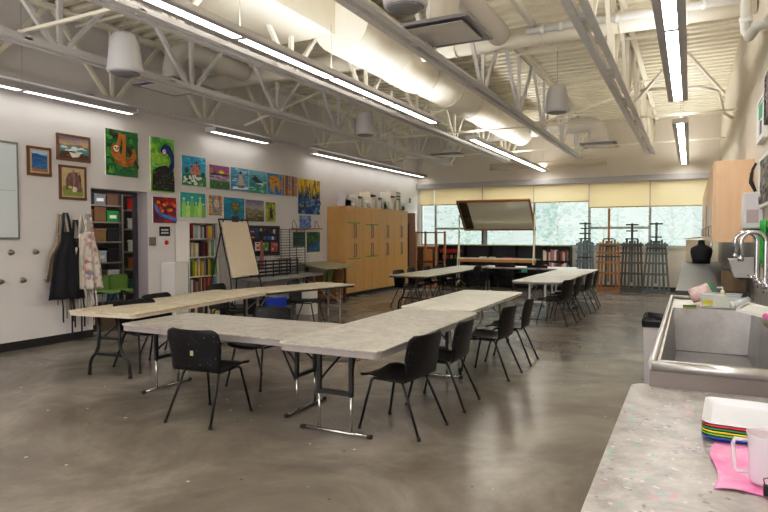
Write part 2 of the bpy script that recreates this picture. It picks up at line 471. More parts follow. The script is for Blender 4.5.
# thin bridging bars across the trusses
for i, (y, z, lb) in enumerate([(9.5, 4.82, 'high'), (10.6, 4.82, 'high'), (12.4, 3.86, 'low'), (15.9, 3.86, 'low'), (13.6, 4.82, 'high'), (16.6, 4.82, 'high'), (6.1, 4.82, 'high'), (4.1, 3.86, 'low')]):
    if lb == 'low': y_ = y
    q = MB(); q.bar((XL, y, z), (XR, y, z), .035, .035)
    o = q.build('bridging_bar', CREAM)
    hi = [0, 1, 4, 5, 6]; 
    tag(o, ['thin cream bar under the roof deck just beyond the crosswise duct', 'thin cream bar under the roof deck, second beyond the crosswise duct', 'thin bar at lower truss level where the far lights begin',
            'thin bar at lower truss level beside the far ceiling diffusers', 'thin cream bar under the roof deck halfway along the far lights', 'thin cream bar under the roof deck above the far ceiling diffusers',
            'thin cream bar under the roof deck before the crosswise duct', 'thin bar at lower truss level nearest the camera'][i], 'bridging bar', 'thin bars tying the trusses together')
# cross braces near the right wall and back
for i, (a, b_) in enumerate([((-.98, 12.2, 4.1), (-.2, 11.6, 4.82)), ((-.1, 11.9, 4.82), (.5, 12.6, 4.2)), ((-6.5, 12.4, 3.9), (-4.9, 13.6, 4.8)), ((-2.8, 12.4, 3.9), (-.98, 14.2, 4.8)), ((-8.3, 9.8, 3.9), (-6.6, 10.8, 4.8)), ((-6.65, 14.2, 3.9), (-7.8, 15.2, 4.8))]):
    q = MB(); q.bar(a, b_, .045, .045)
    tag(q.build('sway_brace', CREAM), ['cream slanted brace from the right truss up to the deck', 'cream slanted brace dropping to the right wall', 'cream slanted brace beyond the fat round duct', 'cream slanted brace in front of the back wall, over the easels', 'cream slanted brace near the left wall above the paintings', 'cream slanted brace near the left wall above the cabinets'][i], 'brace')

# ------------------------------------------------------------------ ceiling light rows
LENS = emat('light_lens', 'fffcf5', 26.0)
UPL = emat('light_uplight', 'fffaf0', 17.0)
LENSW = emat('light_lens_wall', 'fffcf4', 8.0)
UPLW = emat('light_uplight_wall', 'fff8ec', .6)
HOUS = mat('light_housing', 'b9b7bb', .45)
CABLE = mat('cable_grey', 'b5b0a6', .5)
def pendant(label, x, y0, segs, seglen=1.72, z=3.60, ctop=None):
    le, up_ = (LENSW, UPLW) if x < -7 else (LENS, UPL)
    t = thing('pendant_light', label, 'ceiling light', (x, y0, z), group='long pendant light rows')
    L = segs*seglen
    q = MB()
    q.box(-.13, -.055, 0, L, 0, .012); q.box(.055, .13, 0, L, 0, .012)
    q.add([(-.13,0,.012),(-.09,0,.085),(-.09,L,.085),(-.13,L,.012)], [(0,1,2,3)])
    q.add([(.13,0,.012),(.09,0,.085),(.09,L,.085),(.13,L,.012)], [(3,2,1,0)])
    q.box(-.055, .055, 0, L, .03, .04)
    for k in range(segs+1):
        yy = k*seglen; q.box(-.056, .056, max(0, yy-.035), min(L, yy+.035), 0, .03)
    q.build('housing', HOUS, t)
    for k in range(segs):
        q = MB(); q.box(-.055, .055, k*seglen+.035, (k+1)*seglen-.035, .006, .02); q.build('lens', le, t)
    q = MB(); q.box(-.08, .08, .05, L-.05, .075, .083); q.build('uplight_lens', up_, t)
    for yy in (-.004, L): 
        q = MB(); q.box(-.13, .13, yy, yy+.004, 0, .085); q.build('end_cap', WHITE, t)
    for k in range(segs+1):
        yy = min(max(k*seglen, .15), L-.15)
        zt_ = ZC if ctop is None else ctop(y0+yy)
        q = MB(); q.tube([(0, yy, .08), (0, yy, zt_-z)], .004, seg=5); q.build('cable', CABLE, t)
    return t
def under_duct(y): return ZC if y < 2.2 or y > 16.2 else 4.275 if y < 6.85 else 3.895 if y < 9.3 else 4.035
pendant('near light row along the left wall, above the framed pictures', -8.2, -.4, 4, 1.83)
pendant('short light along the left wall, above the canvas paintings', -8.2, 8.7, 1, 1.75)
pendant('far light row along the left wall, above the wooden cabinets', -8.2, 12.2, 4, 1.68)
pendant('long bright light row in the middle of the room, nearest', -4.08, -.4, 6, ctop=under_duct)
pendant('far light row in the middle, in front of the back wall', -4.08, 11.9, 4, ctop=under_duct)
pendant('wide bright light row on the right, nearest, over the sink aisle', -.2, -.4, 6)
pendant('far light row on the right, hanging in front of the back wall', -.2, 11.85, 4)

# ------------------------------------------------------------------ ducts
DUCT = mat('duct_white', 'e9e4d8', .45, var=.03)
FLEX = mat('flex_duct', 'd7d3cd', .5)
t = thing('main_duct', 'fat round white duct running to the back of the room', 'duct', (-4.15, 0, 0))
q = MB(); q.box(-1.35, -.10, 2.2, 6.85, 4.28, 4.9); q.build('plenum_box', DUCT, t, bevel=.01)
ps = [(0, 6.85, 4.33), (0, 9.0, 4.33)]
q = MB(); q.tube([(-.02, 6.85, 4.46), (-.02, 8.2, 4.46)], .43, seg=28); q.build('duct_section', DUCT, t)
q = MB(); q.tube([(-.02, 8.2, 4.46), (0, 8.5, 4.4), (0, 8.55, 4.4), (0, 9.2, 4.4), (0, 9.5, 4.38)], .4, seg=28, rs=[.43, .39, .4, .4, .34]); q.build('reducer', DUCT, t)
q = MB(); q.tube([(0, 9.5, 4.38), (0, 12.5, 4.38), (0, 12.52, 4.38), (0, 16.2, 4.38)], .34, seg=28, rs=[.34, .34, .345, .33]); q.build('duct_section', DUCT, t)
for yy in (10.6, 11.8, 13.1, 14.6):
    q = MB(); q.tube([(0, yy, 4.38), (0, yy+.03, 4.38)], .352, seg=28); q.build('duct_band', CREAM, t)
t = thing('cross_duct', 'cream round duct crossing the ceiling to the right wall', 'duct', (0, 8.6, 4.45))
q = MB(); q.tube([(-3.75, 0, 0), (.66, 0, 0)], .14, seg=18); q.build('duct_section', DUCT, t)
q = MB()
for xx in (-3.2, -1.9, -.9, -.1):
    q = MB(); q.tube([(xx, 0, 0), (xx+.03, 0, 0)], .15, seg=18); q.build('duct_band', CREAM, t)
t = thing('cross_duct', 'cream round duct reaching from the fat duct to the left wall', 'duct', (0, 8.5, 4.45))
q = MB(); q.tube([(-8.2, 0, 0), (-4.6, 0, 0)], .14, seg=18); q.build('duct_section', DUCT, t)
def flex(pts, r, parent, name='flex_hose', mt=None):
    # corrugated hose along a smooth path
    P = [Vector(p) for p in pts]; out = []; rs = []
    for i in range(len(P)-1):
        n = max(2, int((P[i+1]-P[i]).length/.03))
        for k in range(n): out.append(P[i].lerp(P[i+1], k/n))
    out.append(P[-1])
    rs = [r*(1+(.03 if j % 2 else -.03)) for j in range(len(out))]
    q = MB(); q.tube(out, r, seg=18, rs=rs); return q.build(name, mt or FLEX, parent)
def elbow_y(x, y, z, zt, yend, r=.35, sy=1):
    return [(x, y, z), (x, y, zt-r)] + arc((x, y+sy*r, zt-r), r, 180 if sy > 0 else 0, 90, 8, 'yz')[1:] + [(x, yend, zt)]
PANEL = mat('diffuser_panel', 'dcd8d4', .45)
def diffuser(label, x, y, z, path, s=.43, rr=.16):
    t = thing('air_diffuser', label, 'air vent', (x, y, z), group='square ceiling air diffusers')
    q = MB()
    for k in range(4):
        a = R(90*k); M = Matrix.Rotation(a, 3, 'Z')
        vs = [M @ Vector(p) for p in ((-s,-s,0),(s,-s,0),(s-.09,-s+.09,.02),(-s+.09,-s+.09,.02),(-s,-s,.035),(s,-s,.035))]
        q.add(vs, [(0,1,2,3),(0,4,5,1)])
    q.poly([(-s,-s,.035),(-s,s,.035),(s,s,.035),(s,-s,.035)])
    q.build('diffuser_frame', mat('diffuser_frame_m', '9a979e', .45), t)
    q = MB(); q.box(-s+.1, s-.1, -s+.1, s-.1, -.012, -.002); q.build('face_plate', PANEL, t)
    q = MB(); q.lathe([(rr+.1, .04), (rr+.02, .1), (rr, .16)], seg=20); q.build('collar', WHITEM, t)
    o = flex([(p[0]-x, p[1]-y, p[2]-z) for p in path], rr, t)
    return t
diffuser('square air diffuser over the left wall side, nearer one', -7.1, 6.75, 3.88, elbow_y(-7.1, 6.75, 4.0, 4.5, 8.36))
diffuser('large square air diffuser at the top middle of the room', -2.5, 6.35, 3.88, elbow_y(-2.5, 6.35, 4.0, 4.5, 8.46))
def elbow_x(x0, x1, y, z, zt, r=.3):
    s_ = 1 if x1 > x0 else -1
    return [(x0, y, zt), (x1-s_*r, y, zt)] + arc((x1-s_*r, y, zt-r), r, 90, 0 if s_ > 0 else 180, 8, 'xz')[1:] + [(x1, y, z)]
diffuser('small square air diffuser near the back wall on the left', -6.2, 16.2, 3.9, list(reversed(elbow_x(-4.45, -6.2, 16.2, 4.0, 4.4))), rr=.18)
diffuser('small square air diffuser near the back wall on the right, under a curved duct', -2.1, 16.1, 3.9, list(reversed(elbow_x(-3.85, -2.1, 16.1, 4.0, 4.45))), rr=.2)
# fat corrugated duct that hangs beside the near diffuser
# speakers
SPK = mat('speaker_shell', 'd2d2d8', .5)
def speaker(label, x, y, z):
    t = thing('pendant_speaker', label, 'speaker', (x, y, z), group='white barrel speakers hanging from the roof')
    q = MB(); q.lathe([(.0, -.235), (.165, -.235), (.2, -.225), (.205, -.2), (.195, -.1), (.18, .05), (.155, .19), (.13, .225), (.05, .235), (0, .235)], seg=28); q.build('speaker_body', SPK, t)
    q = MB(); q.lathe([(0, -.25), (.15, -.25), (.17, -.237)], seg=28); q.build('grille', GREYW, t)
    q = MB(); q.tube([(0,0,.23),(0,0,ZC-z)], .006, seg=5); q.build('cable', CABLE, t)
speaker('white barrel speaker hanging top left beside a square diffuser', -6.05, 5.0, 3.79)
speaker('white barrel speaker hanging in the middle left distance', -6.1, 11.0, 3.95)
speaker('white barrel speaker hanging on a long wire right of the fat duct', -2.15, 10.9, 4.03)
speaker('white barrel speaker cut off by the top of the picture', -2.35, 5.0, 3.93)
# pipes
q = MB(); q.tube([(-1.97, -1, 4.5), (-1.97, 8.35, 4.5)], .05, seg=12); tag(q.build('sprinkler_pipe', DUCT), 'white sprinkler pipe running lengthwise right of the large diffuser', 'pipe')
q = MB(); q.tube([(-2.05, 8.3, 4.42), (-1.0, 8.3, 4.42), (.62, 8.3, 4.42)], .05, seg=12)
for xx in (-1.85, -1.6, -.9, .1): q.tube([(xx-.03, 8.3, 4.42), (xx+.03, 8.3, 4.42)], .062, seg=12)
tag(q.build('sprinkler_pipe', WHITEM), 'white pipe with couplings crossing just under the cream duct', 'pipe')
q = MB(); q.tube([(.52, 8.05, 4.75), (.52, 8.05, 3.95), (.54, 7.8, 3.82), (.56, 7.3, 3.76), (.66, 7.1, 3.76)], .055, seg=12)
for zz in (4.45, 4.05): q.tube([(.52, 8.05, zz), (.52, 8.05, zz+.06)], .07, seg=12)
tag(q.build('wall_pipe', WHITEM), 'white pipe dropping down high on the right wall', 'pipe')
q = MB(); q.tube([(-.9, 12.3, 4.35), (.1, 12.3, 4.3), (.4, 12.35, 4.2), (.45, 12.4, 4.0), (.5, 12.6, 3.85), (.66, 12.9, 3.8)], .03, seg=8)
tag(q.build('wall_pipe', CREAM), 'thin cream pipe curving down to the right wall in the distance', 'pipe')
# long white housing on the back wall
t = thing('screen_housing', 'long white screen housing high on the back wall', 'screen housing', (-3.97, 18.55, 3.78))
q = MB(); q.tube([(-1.75, 0, 0), (1.75, 0, 0)], .1, seg=12); q.build('casing', mat('casing_cream', 'cdc3b6', .5), t)
for xx in (-1.6, 1.6):
    q = MB(); q.bar((xx, 0, .05), (xx, .42, .05), .05, .05); q.build('bracket', WHITE, t)
# ------------------------------------------------------------------ folding tables
TOP1 = speckle('tabletop_beige', 'c9bda6', 'ddd3bf', [('b0563f', 15, .12), ('5f8f86', 14, .12), ('6a5a4a', 22, .14), ('8c7a9c', 13, .1)], rough=.45, scale=9)
TOP2 = speckle('tabletop_grey', 'a39d97', 'bdb8b1', [('a35a3f', 14, .14), ('4f4a48', 22, .13), ('7f9a8a', 13, .12), ('d4cec2', 19, .16)], rough=.38, scale=9)
TOP3 = speckle('tabletop_warm_grey', 'aca8a2', 'cac6be', [('9a5a40', 14, .13), ('5a5450', 21, .12), ('a8b070', 12, .13), ('dcd8d0', 19, .16)], rough=.38, scale=9)
TOP4 = speckle('tabletop_cream', 'cfcbc0', 'e0dcd2', [('7a5a48', 8, .05), ('5a5450', 17, .05)], rough=.4, scale=3)
TOP5 = speckle('tabletop_sage', 'b9b198', 'cbc5ac', [('7a5a48', 9, .05), ('5a5450', 17, .05)], rough=.35, scale=4)
EDGE = mat('table_edge_grey', 'a19a9b', .5, var=.06, scale=8)
EDGE1 = mat('table_edge_cream', 'd5c8b8', .5, var=.06)
EDGEB = mat('table_edge_black', '35302c', .5)
def table(label, cx, cy, w, L, top, edge, rz=0, h=.74, style='tee', upm=None, lom=None, group='folding work tables', e=.05, flip=False):
    upm = upm or BLACKM; lom = lom or CHROME
    t = thing('folding_table', label, 'table', (cx, cy, 0), rz, group)
    q = MB(); q.prism(rrect(-w/2, w/2, -L/2, L/2, .08), h-.018, h); q.build('tabletop', top, t, bevel=.005)
    q = MB()
    o1 = rrect(-w/2+.012, w/2-.012, -L/2+.012, L/2-.012, .075); i1 = rrect(-w/2+.035, w/2-.035, -L/2+.035, L/2-.035, .04)
    n = len(o1); za, zb = h-.018-e, h-.018
    q.add([(a,b,za) for a,b in o1]+[(a,b,zb) for a,b in o1]+[(a,b,za) for a,b in i1]+[(a,b,zb) for a,b in i1],
          [(i,(i+1)%n,n+(i+1)%n,n+i) for i in range(n)]+[(2*n+(i+1)%n,2*n+i,3*n+i,3*n+(i+1)%n) for i in range(n)]+[((i+1)%n,i,2*n+i,2*n+(i+1)%n) for i in range(n)])
    q.build('edge_band', edge, t)
    for s_ in (-1, 1):
        y = s_*(L/2-.15); lx = .15 if style == 'tee' else w/2-.2
        if style == 'tee':
            for sx in (-1, 1):
                q = MB(); q.bar((sx*lx, y, h-.03), (sx*lx, y, .32), .035, .028, up=(0,1,0)); lg = q.build('leg', upm, t)
                q = MB(); q.tube([(sx*lx, y, .34), (sx*lx, y, .03)], .012, seg=8); q.build('leg_extension', lom, lg)
                q = MB(); q.tube([(sx*lx, y, .42), (sx*lx*.75, y-s_*.08, .5), (sx*lx*.2, y-s_*.34, h-.05)], .01, seg=6); q.build('folding_brace', upm, t)
            q = MB(); q.bar((-lx, y, .34), (lx, y, .34), .045, .03); q.build('cross_bar', upm, t)
            q = MB(); q.bar((-lx, y, h-.035), (lx, y, h-.035), .035, .03); q.build('cross_bar', upm, t)
            q = MB(); q.tube([(-.31, y, .018), (.31, y, .018)], .016, seg=8); ft = q.build('foot_bar', lom, t)
            for sx in (-1, 1):
                q = MB(); q.tube([(sx*.30, y, .018), (sx*.335, y, .018)], .018, seg=8); q.build('foot_cap', DARKB, ft)
        else:
            for sx in (-1, 1):
                q = MB()
                q.tube([(sx*lx*.52, y, h-.03), (sx*lx*.52, y, .42), (sx*lx*.55, y, .34), (sx*lx*.68, y, .26), (sx*lx*.86, y, .21), (sx*lx*.98, y, .15), (sx*lx*1.02, y, .03)], .019, seg=9)
                lg = q.build('leg', upm, t)
                q = MB(); q.lathe([(.022, .0), (.024, .035), (.02, .06)], (sx*lx*1.02, y, 0), seg=10); q.build('rubber_foot', DARKB, lg)
                q = MB(); q.tube([(sx*lx*.52, y, .40), (sx*lx*.3, y-s_*.2, .55), (sx*lx*.2, y-s_*.4, h-.05)], .01, seg=6); q.build('folding_brace', upm, t)
            q = MB(); q.bar((-lx*.7, y, .25), (lx*.7, y, .25), .03, .03); q.build('cross_bar', upm, t)
            q = MB(); q.bar((-lx*.52, y, .44), (lx*.52, y, .44), .06, .02); q.build('cross_bar', upm, t)
            q = MB(); q.bar((-lx*.55, y, h-.035), (lx*.55, y, h-.035), .035, .03); q.build('cross_bar', upm, t)
    return t
GT = mat('grey_tube', 'b8b6b4', .35, metal=.5)
table('beige speckled folding table with curved black legs, nearest the left wall', -6.07, 5.87, .98, 2.85, TOP1, EDGE1, rz=7.5, style='wishbone', h=.755, e=.035)
table('beige folding table turned slightly outward behind the one with curved black legs', -5.95, 8.3, .85, 2.1, TOP1, EDGEB, rz=-14, upm=GT, lom=GT, h=.745, e=.03)
table('grey paint-stained folding table crossing between the two long rows, its black chair in front', -4.06, 4.58, .98, 2.06, TOP2, EDGE, rz=91, h=.735)
table('warm grey folding table with black and chrome T legs, nearest the camera', -2.58, 5.22, .96, 2.52, TOP3, EDGE, rz=1, h=.74)
table('pale cream folding table behind the nearest grey one', -2.68, 7.72, .92, 2.5, TOP4, WHITE, rz=1, h=.76, style='wishbone', upm=GT, e=.025)
table('pale folding table on grey T legs, nearer one of the far right row', -2.6, 12.55, .95, 2.4, TOP4, GREYW, h=.74, upm=GT, lom=GT, e=.03)
table('pale folding table at the back end of the far right row', -2.58, 14.98, .95, 2.4, TOP4, GREYW, h=.74, upm=GT, lom=GT, e=.03)
table('sage beige folding table with black edge, nearer one of the far left row', -5.45, 12.95, .95, 2.5, TOP5, EDGEB, h=.74, lom=BLACKM, e=.03, style='wishbone')
table('sage beige folding table with black edge, at the back of the far left row', -5.5, 15.35, .95, 2.3, TOP5, EDGEB, h=.74, lom=BLACKM, e=.03)
table('pale folding table closing the far tables off in front of the black bookcases', -4.0, 16.5, .85, 2.6, TOP4, EDGE, rz=90, h=.74, upm=BLACKM, lom=GT, e=.03)
table('grey folding table standing along the left wall under the pinboard', -8.02, 10.72, .72, 2.3, TOP2, EDGE, h=.74, upm=GT, lom=GT, e=.04)

# ------------------------------------------------------------------ stacking chairs
SHELL = speckle('chair_shell', '0b0b0e', '16151a', [('b9b4b0', 36, .1), ('8a8488', 20, .07)], rough=.42, scale=12)
SHELL.node_tree.nodes['Principled BSDF'].inputs['Specular IOR Level'].default_value = .3
def chair(name, label, shell, legm, cat='chair', group=None):
    t = thing(name, label, cat, group=group)
    prof = [(.285,.425,.185),(.27,.445,.2),(.19,.455,.212),(.1,.448,.218),(0,.44,.218),(-.1,.438,.214),(-.16,.440,.212)]
    bk = [(-.16,.440,.212),(-.19,.450,.212),(-.212,.48,.214),(-.226,.55,.22),(-.244,.64,.232),(-.262,.72,.236),(-.274,.78,.23),(-.279,.805,.21),(-.281,.818,.17)]
    def surf(P, bend):
        def fn(u, v):
            k = v*(len(P)-1); i = min(int(k), len(P)-2); f_ = k-i
            y = P[i][0]*(1-f_)+P[i+1][0]*f_; z = P[i][1]*(1-f_)+P[i+1][1]*f_; w = P[i][2]*(1-f_)+P[i+1][2]*f_
            s_ = u*2-1
            if bend: return (s_*w*1.2, y+.05*s_*s_*min(1, v*2), z)
            return (s_*w*(1.1+.1*v), y, z+.022*abs(s_)**3)
        return fn
    q = MB(); q.grid(surf(prof, False), 12, 12); q.build('seat', shell, t, solid=.009)
    q = MB(); q.grid(surf(bk, True), 12, 16); q.build('backrest', shell, t, solid=.009)
    for s_ in (-1, 1):
        q = MB(); q.tube([(s_*.175,.16,.432),(s_*.19,.185,.41),(s_*.235,.275,.012)], .0115, seg=8); lg = q.build('leg', legm, t)
        q = MB(); q.tube([(s_*.233,.272,.03),(s_*.236,.277,.0)], .015, seg=8); q.build('foot_cap', DARKB, lg)
        q = MB(); q.tube([(s_*.175,-.10,.432),(s_*.19,-.125,.41),(s_*.24,-.3,.012)], .0115, seg=8); lg = q.build('leg', legm, t)
        q = MB(); q.tube([(s_*.239,-.297,.03),(s_*.241,-.303,.0)], .015, seg=8); q.build('foot_cap', DARKB, lg)
    q = MB()
    for s_ in (-1, 1): q.tube([(s_*.176,.17,.43),(s_*.176,-.11,.428)], .0115, seg=8)
    q.tube([(-.176,.15,.43),(.176,.15,.43)], .01, seg=8); q.tube([(-.176,-.08,.425),(.176,-.08,.425)], .01, seg=8)
    q.build('seat_frame', legm, t)
    return t
c0 = chair('stacking_chair', 'black plastic chair before the grey cross table, back to the camera, with a pale sticker', SHELL, BLACKM, group='black stacking chairs')
c0.location = (-3.80, 4.0, 0); c0.rotation_euler = (0, 0, R(4))
q = MB(); q.box(-.012, .022, -.247, -.243, .59, .70)
tagx = q.build('sticker', mat('sticker_olive', '8a8a5c', .6, col2='b9b79a', scale=30), c0)
def ch(x, y, rz, label, src=None):
    c = (src or c0).copy(); COL.objects.link(c); c.location = (x, y, 0); c.rotation_euler = (0, 0, R(rz)); c['label'] = label
    for k in c0.children if src is None else src.children:
        if k.name.startswith('sticker'): continue
        dup(k, parent=c)
    return c
# facing: 0 looks +y, 90 looks -x, -90 looks +x, 180 looks -y
ch(-4.16, 5.14, 178, 'black plastic chair on the far side of the grey cross table, seat tucked under it')
ch(-2.15, 4.52, 84, 'black plastic chair nearest the camera, seat under the warm grey table')
ch(-2.12, 5.36, 92, 'black plastic chair second from the camera along the right side of the near row')
ch(-2.06, 6.72, 87, 'black plastic chair third from the camera, at the pale cream table')
ch(-2.05, 7.58, 93, 'black plastic chair at the far end of the pale cream table, half hidden')
ch(-6.28, 5.85, -85, 'black plastic chair tucked under the left side of the table with curved black legs')
ch(-5.95, 5.15, -100, 'black plastic chair wedged under the end of the table with curved black legs')
ch(-6.68, 7.45, -80, 'black plastic chair behind the beige tables, in front of the flip-chart easel')
ch(-6.08, 8.78, -78, 'black plastic chair pushed under the left side of the turned beige table')
ch(-2.18, 11.15, 80, 'black plastic chair nearest the camera at the far right tables')
ch(-2.15, 12.05, 90, 'black plastic chair second along the far right tables')
ch(-2.12, 13.25, 86, 'black plastic chair third along the far right tables')
ch(-2.12, 14.2, 93, 'black plastic chair fourth and last along the far right tables')
ch(-5.75, 12.35, -92, 'black plastic chair nearest the camera under the far left tables')
ch(-5.78, 13.15, -86, 'black plastic chair second under the far left tables')
ch(-5.8, 14.1, -90, 'black plastic chair third under the far left tables')
ch(-5.8, 15.0, -94, 'black plastic chair fourth under the far left tables')
ch(-5.2, 15.1, 88, 'black plastic chair inside the far tables, tucked under the left row')
ch(-4.55, 16.35, 2, 'black plastic chair under the far cross table, left one')
ch(-3.65, 16.35, -3, 'black plastic chair under the far cross table, right one')
g0 = chair('stacking_chair', 'green plastic chair standing by the tilted drawing table next to the wooden cabinets', GREEN, CHROME, group='green plastic chairs')
g0.location = (-7.93, 12.08, 0); g0.rotation_euler = (0, 0, R(100))
ch(-9.25, 7.14, -92, 'left green plastic chair inside the storage room doorway', g0)
ch(-9.25, 7.57, -88, 'right green plastic chair inside the storage room doorway', g0)
for o_ in [o for o in COL.objects if o.get('label', '').endswith('storage room doorway')]: o_.scale = (.78, .78, .78); o_.location.z = .26
q = MB(); q.box(-.45, .4, -.6, .6, 0, .255)
tag(q.build('low_pallet', mat('pallet_wood', '6b5a48', .7, var=.2), None, loc=(-9.3, 7.35, 0)), 'low platform under the green chairs in the storage room', 'platform')

# tilted drawing table next to the cabinets
t = thing('drawing_table', 'green-grey drawing table with tilted top beside the wooden cabinets', 'table', (-7.88, 12.35, 0))
q = MB(); q.add([(-.47,-.6,.93),(.48,-.85,.83),(.48,.55,.83),(-.47,.7,.93),(-.47,-.6,.96),(.48,-.85,.86),(.48,.55,.86),(-.47,.7,.96)], [(0,3,2,1),(4,5,6,7),(0,1,5,4),(1,2,6,5),(2,3,7,6),(3,0,4,7)])
q.build('tabletop', speckle('tabletop_green', 'a6a27f', 'b9b491', [('5a5450', 12, .05)], rough=.4, scale=3), t)
for sx, sy in ((-.35,-.4),(-.35,.45),(.2,.45),(.2,-.4)):
    q = MB(); q.box(sx-.03, sx+.03, sy-.03, sy+.03, 0, .84); q.build('leg', DARKW, t)
for ya in (-.38, .4):
    q = MB(); q.box(-.34, .2, ya, ya+.03, .5, .75); q.build('apron', ORANGEW, t)
# things under the turned beige table
t = thing('storage_crate', 'blue and black storage crate on the floor behind the beige tables', 'crate', (-7.4, 9.3, 0), -14)
BLUE = mat('crate_blue', '1f46c8', .4)
q = MB(); q.box(-.34, .34, -.22, .22, 0, .38); q.build('body', mat('crate_black', '121420', .5), t, bevel=.02)
q = MB(); q.box(-.38, -.3, -.24, .24, .03, .42); q.box(.3, .38, -.24, .24, .03, .42); q.box(-.2, .1, -.235, .235, 0, .05); q.build('end_panel', BLUE, t, bevel=.015)
q = MB(); q.prism(rrect(-.18, .18, -.15, .15, .03), 0, .62); tag(q.build('white_bin', mat('white_bin', 'd9d4cc', .5), None, loc=(-7.0, 10.15, 0), bevel=.01), 'white square bin on the floor beside the blue crate', 'bin')
t = thing('wooden_crate', 'brown wooden crate on the floor under the drawing table', 'crate', (-8.14, 12.85, 0), 0)
q = MB()
for k in range(4): q.box(-.3, .3, -.22, -.2, .02+k*.11, .11+k*.11); q.box(-.3, .3, .2, .22, .02+k*.11, .11+k*.11); q.box(-.3, -.28, -.2, .2, .02+k*.11, .11+k*.11); q.box(.28, .3, -.2, .2, .02+k*.11, .11+k*.11)
q.box(-.28, .28, -.2, .2, .02, .04); q.build('slats', ORANGEW, t)
# floor outlet
q = MB(); q.box(-.26, .26, -.12, .12, 0, .006); q.box(-.22, .22, -.09, .09, .006, .009)
tag(q.build('floor_outlet', mat('outlet_plate', '6f6963', .35, metal=.6), None, loc=(-4.05, 6.6, 0)), 'flat metal outlet plate set in the floor between the near tables', 'floor outlet')
# ------------------------------------------------------------------ pictures on the left wall
def wall_pic(name, label, cat, y0, y1, z0, z1, draw, frame=None, group=None, th=.03, wall=XL, sgn=1):
    """a picture hanging flat on a wall; u runs along the wall, v up; draw(P) paints thin shapes on its face"""
    t = thing(name, label, cat, (wall, (y0+y1)/2, (z0+z1)/2), group=group)
    w, h = y1-y0, z1-z0
    fw = .035 if frame else 0
    iw, ih = w-2*fw, h-2*fw
    q = MB(); st = {'d': th*.75 if frame else th}
    q.box(*( (0.004, st['d']) if sgn > 0 else (-st['d'], -.004)), -iw/2, iw/2, -ih/2, ih/2, paint('e8e2d6'))
    def P(col, pts, **k):
        st['d'] += .0004
        vs = [(sgn*st['d'], (-.5+min(1,max(0,u)))*iw*sgn if sgn > 0 else (.5-min(1,max(0,u)))*iw, (-.5+min(1,max(0,v)))*ih) for u, v in pts]
        q.poly(vs, paint(col, **k))
    def bands(cols, wav=0, seed=1):
        n = len(cols); rnd = random.Random(seed)
        for i, c in enumerate(cols):
            top = [(x/8, 1-i/n + (wav*rnd.uniform(-1,1)/n if i else 0)) for x in range(9)]
            P(c, [(0,0)]+[(1,0)]+list(reversed(top)))
    def ell(col, u, v, ru, rv, n=16, jit=0, seed=0, a=0):
        rnd = random.Random(seed); pts = []
        for i in range(n):
            th_ = 2*math.pi*i/n; k = 1+rnd.uniform(-jit, jit)
            x, y_ = ru*k*math.cos(th_), rv*k*math.sin(th_)
            pts.append((u+x*math.cos(a)-y_*math.sin(a), v+x*math.sin(a)+y_*math.cos(a)))
        P(col, pts)
    def strokes(cols, n, area, sx, sy, seed=0, vert=False):
        rnd = random.Random(seed)
        for i in range(n):
            u = rnd.uniform(area[0], area[1]); v = rnd.uniform(area[2], area[3]); c = cols[rnd.randrange(len(cols))]
            a = sx*rnd.uniform(.5, 1.3); b_ = sy*rnd.uniform(.5, 1.3); sk = rnd.uniform(-.3, .3)*a
            P(c, [(u-a, v-b_), (u+a, v-b_+sk), (u+a*.9, v+b_), (u-a*.9, v+b_-sk*.5)])
    def line(col, pts, w_):
        # a brush line of width w_
        L_, R_ = [], []
        for i, (u, v) in enumerate(pts):
            a = pts[max(i-1,0)]; b_ = pts[min(i+1,len(pts)-1)]
            dx, dy = b_[0]-a[0], b_[1]-a[1]; l = math.hypot(dx, dy) or 1
            L_.append((u-dy/l*w_/2, v+dx/l*w_/2)); R_.append((u+dy/l*w_/2, v-dx/l*w_/2))
        P(col, L_+list(reversed(R_)))
    class D: pass
    D.P, D.bands, D.ell, D.strokes, D.line = P, bands, ell, strokes, line
    draw(D)
    q.build('canvas', None, t, fix=False)
    if frame:
        f_ = MB()
        d0, d1 = (0.002, th) if sgn > 0 else (-th, -.002)
        f_.box(d0, d1, -w/2, w/2, h/2-fw, h/2); f_.box(d0, d1, -w/2, w/2, -h/2, -h/2+fw)
        f_.box(d0, d1, -w/2, -w/2+fw, -h/2+fw, h/2-fw); f_.box(d0, d1, w/2-fw, w/2, -h/2+fw, h/2-fw)
        f_.build('frame', frame, t, bevel=.004)
    return t
FRM = mat('frame_walnut', '6b3f28', .4, var=.2, scale=12)
FRM2 = mat('frame_brown', '7d5436', .4, var=.2, scale=12)
def lake(D):
    D.P('c9b48c', [(0,0),(1,0),(1,1),(0,1)])
    D.P('5f8fc0', [(.1,.08),(.9,.08),(.9,.93),(.1,.93)]); D.P('9fc0dc', [(.1,.78),(.9,.78),(.9,.93),(.1,.93)])
    D.P('2c5488', [(.1,.66),(.9,.62),(.9,.72),(.6,.76),(.35,.82),(.1,.8)]); D.P('2f6da8', [(.1,.2),(.9,.2),(.9,.64),(.1,.66)])
    D.strokes(['3a7cb8','245a90'], 14, (.2,.8,.25,.58), .12, .02, 3); D.P('a5713c', [(.1,.08),(.9,.08),(.9,.2),(.5,.17),(.25,.25),(.1,.2)])
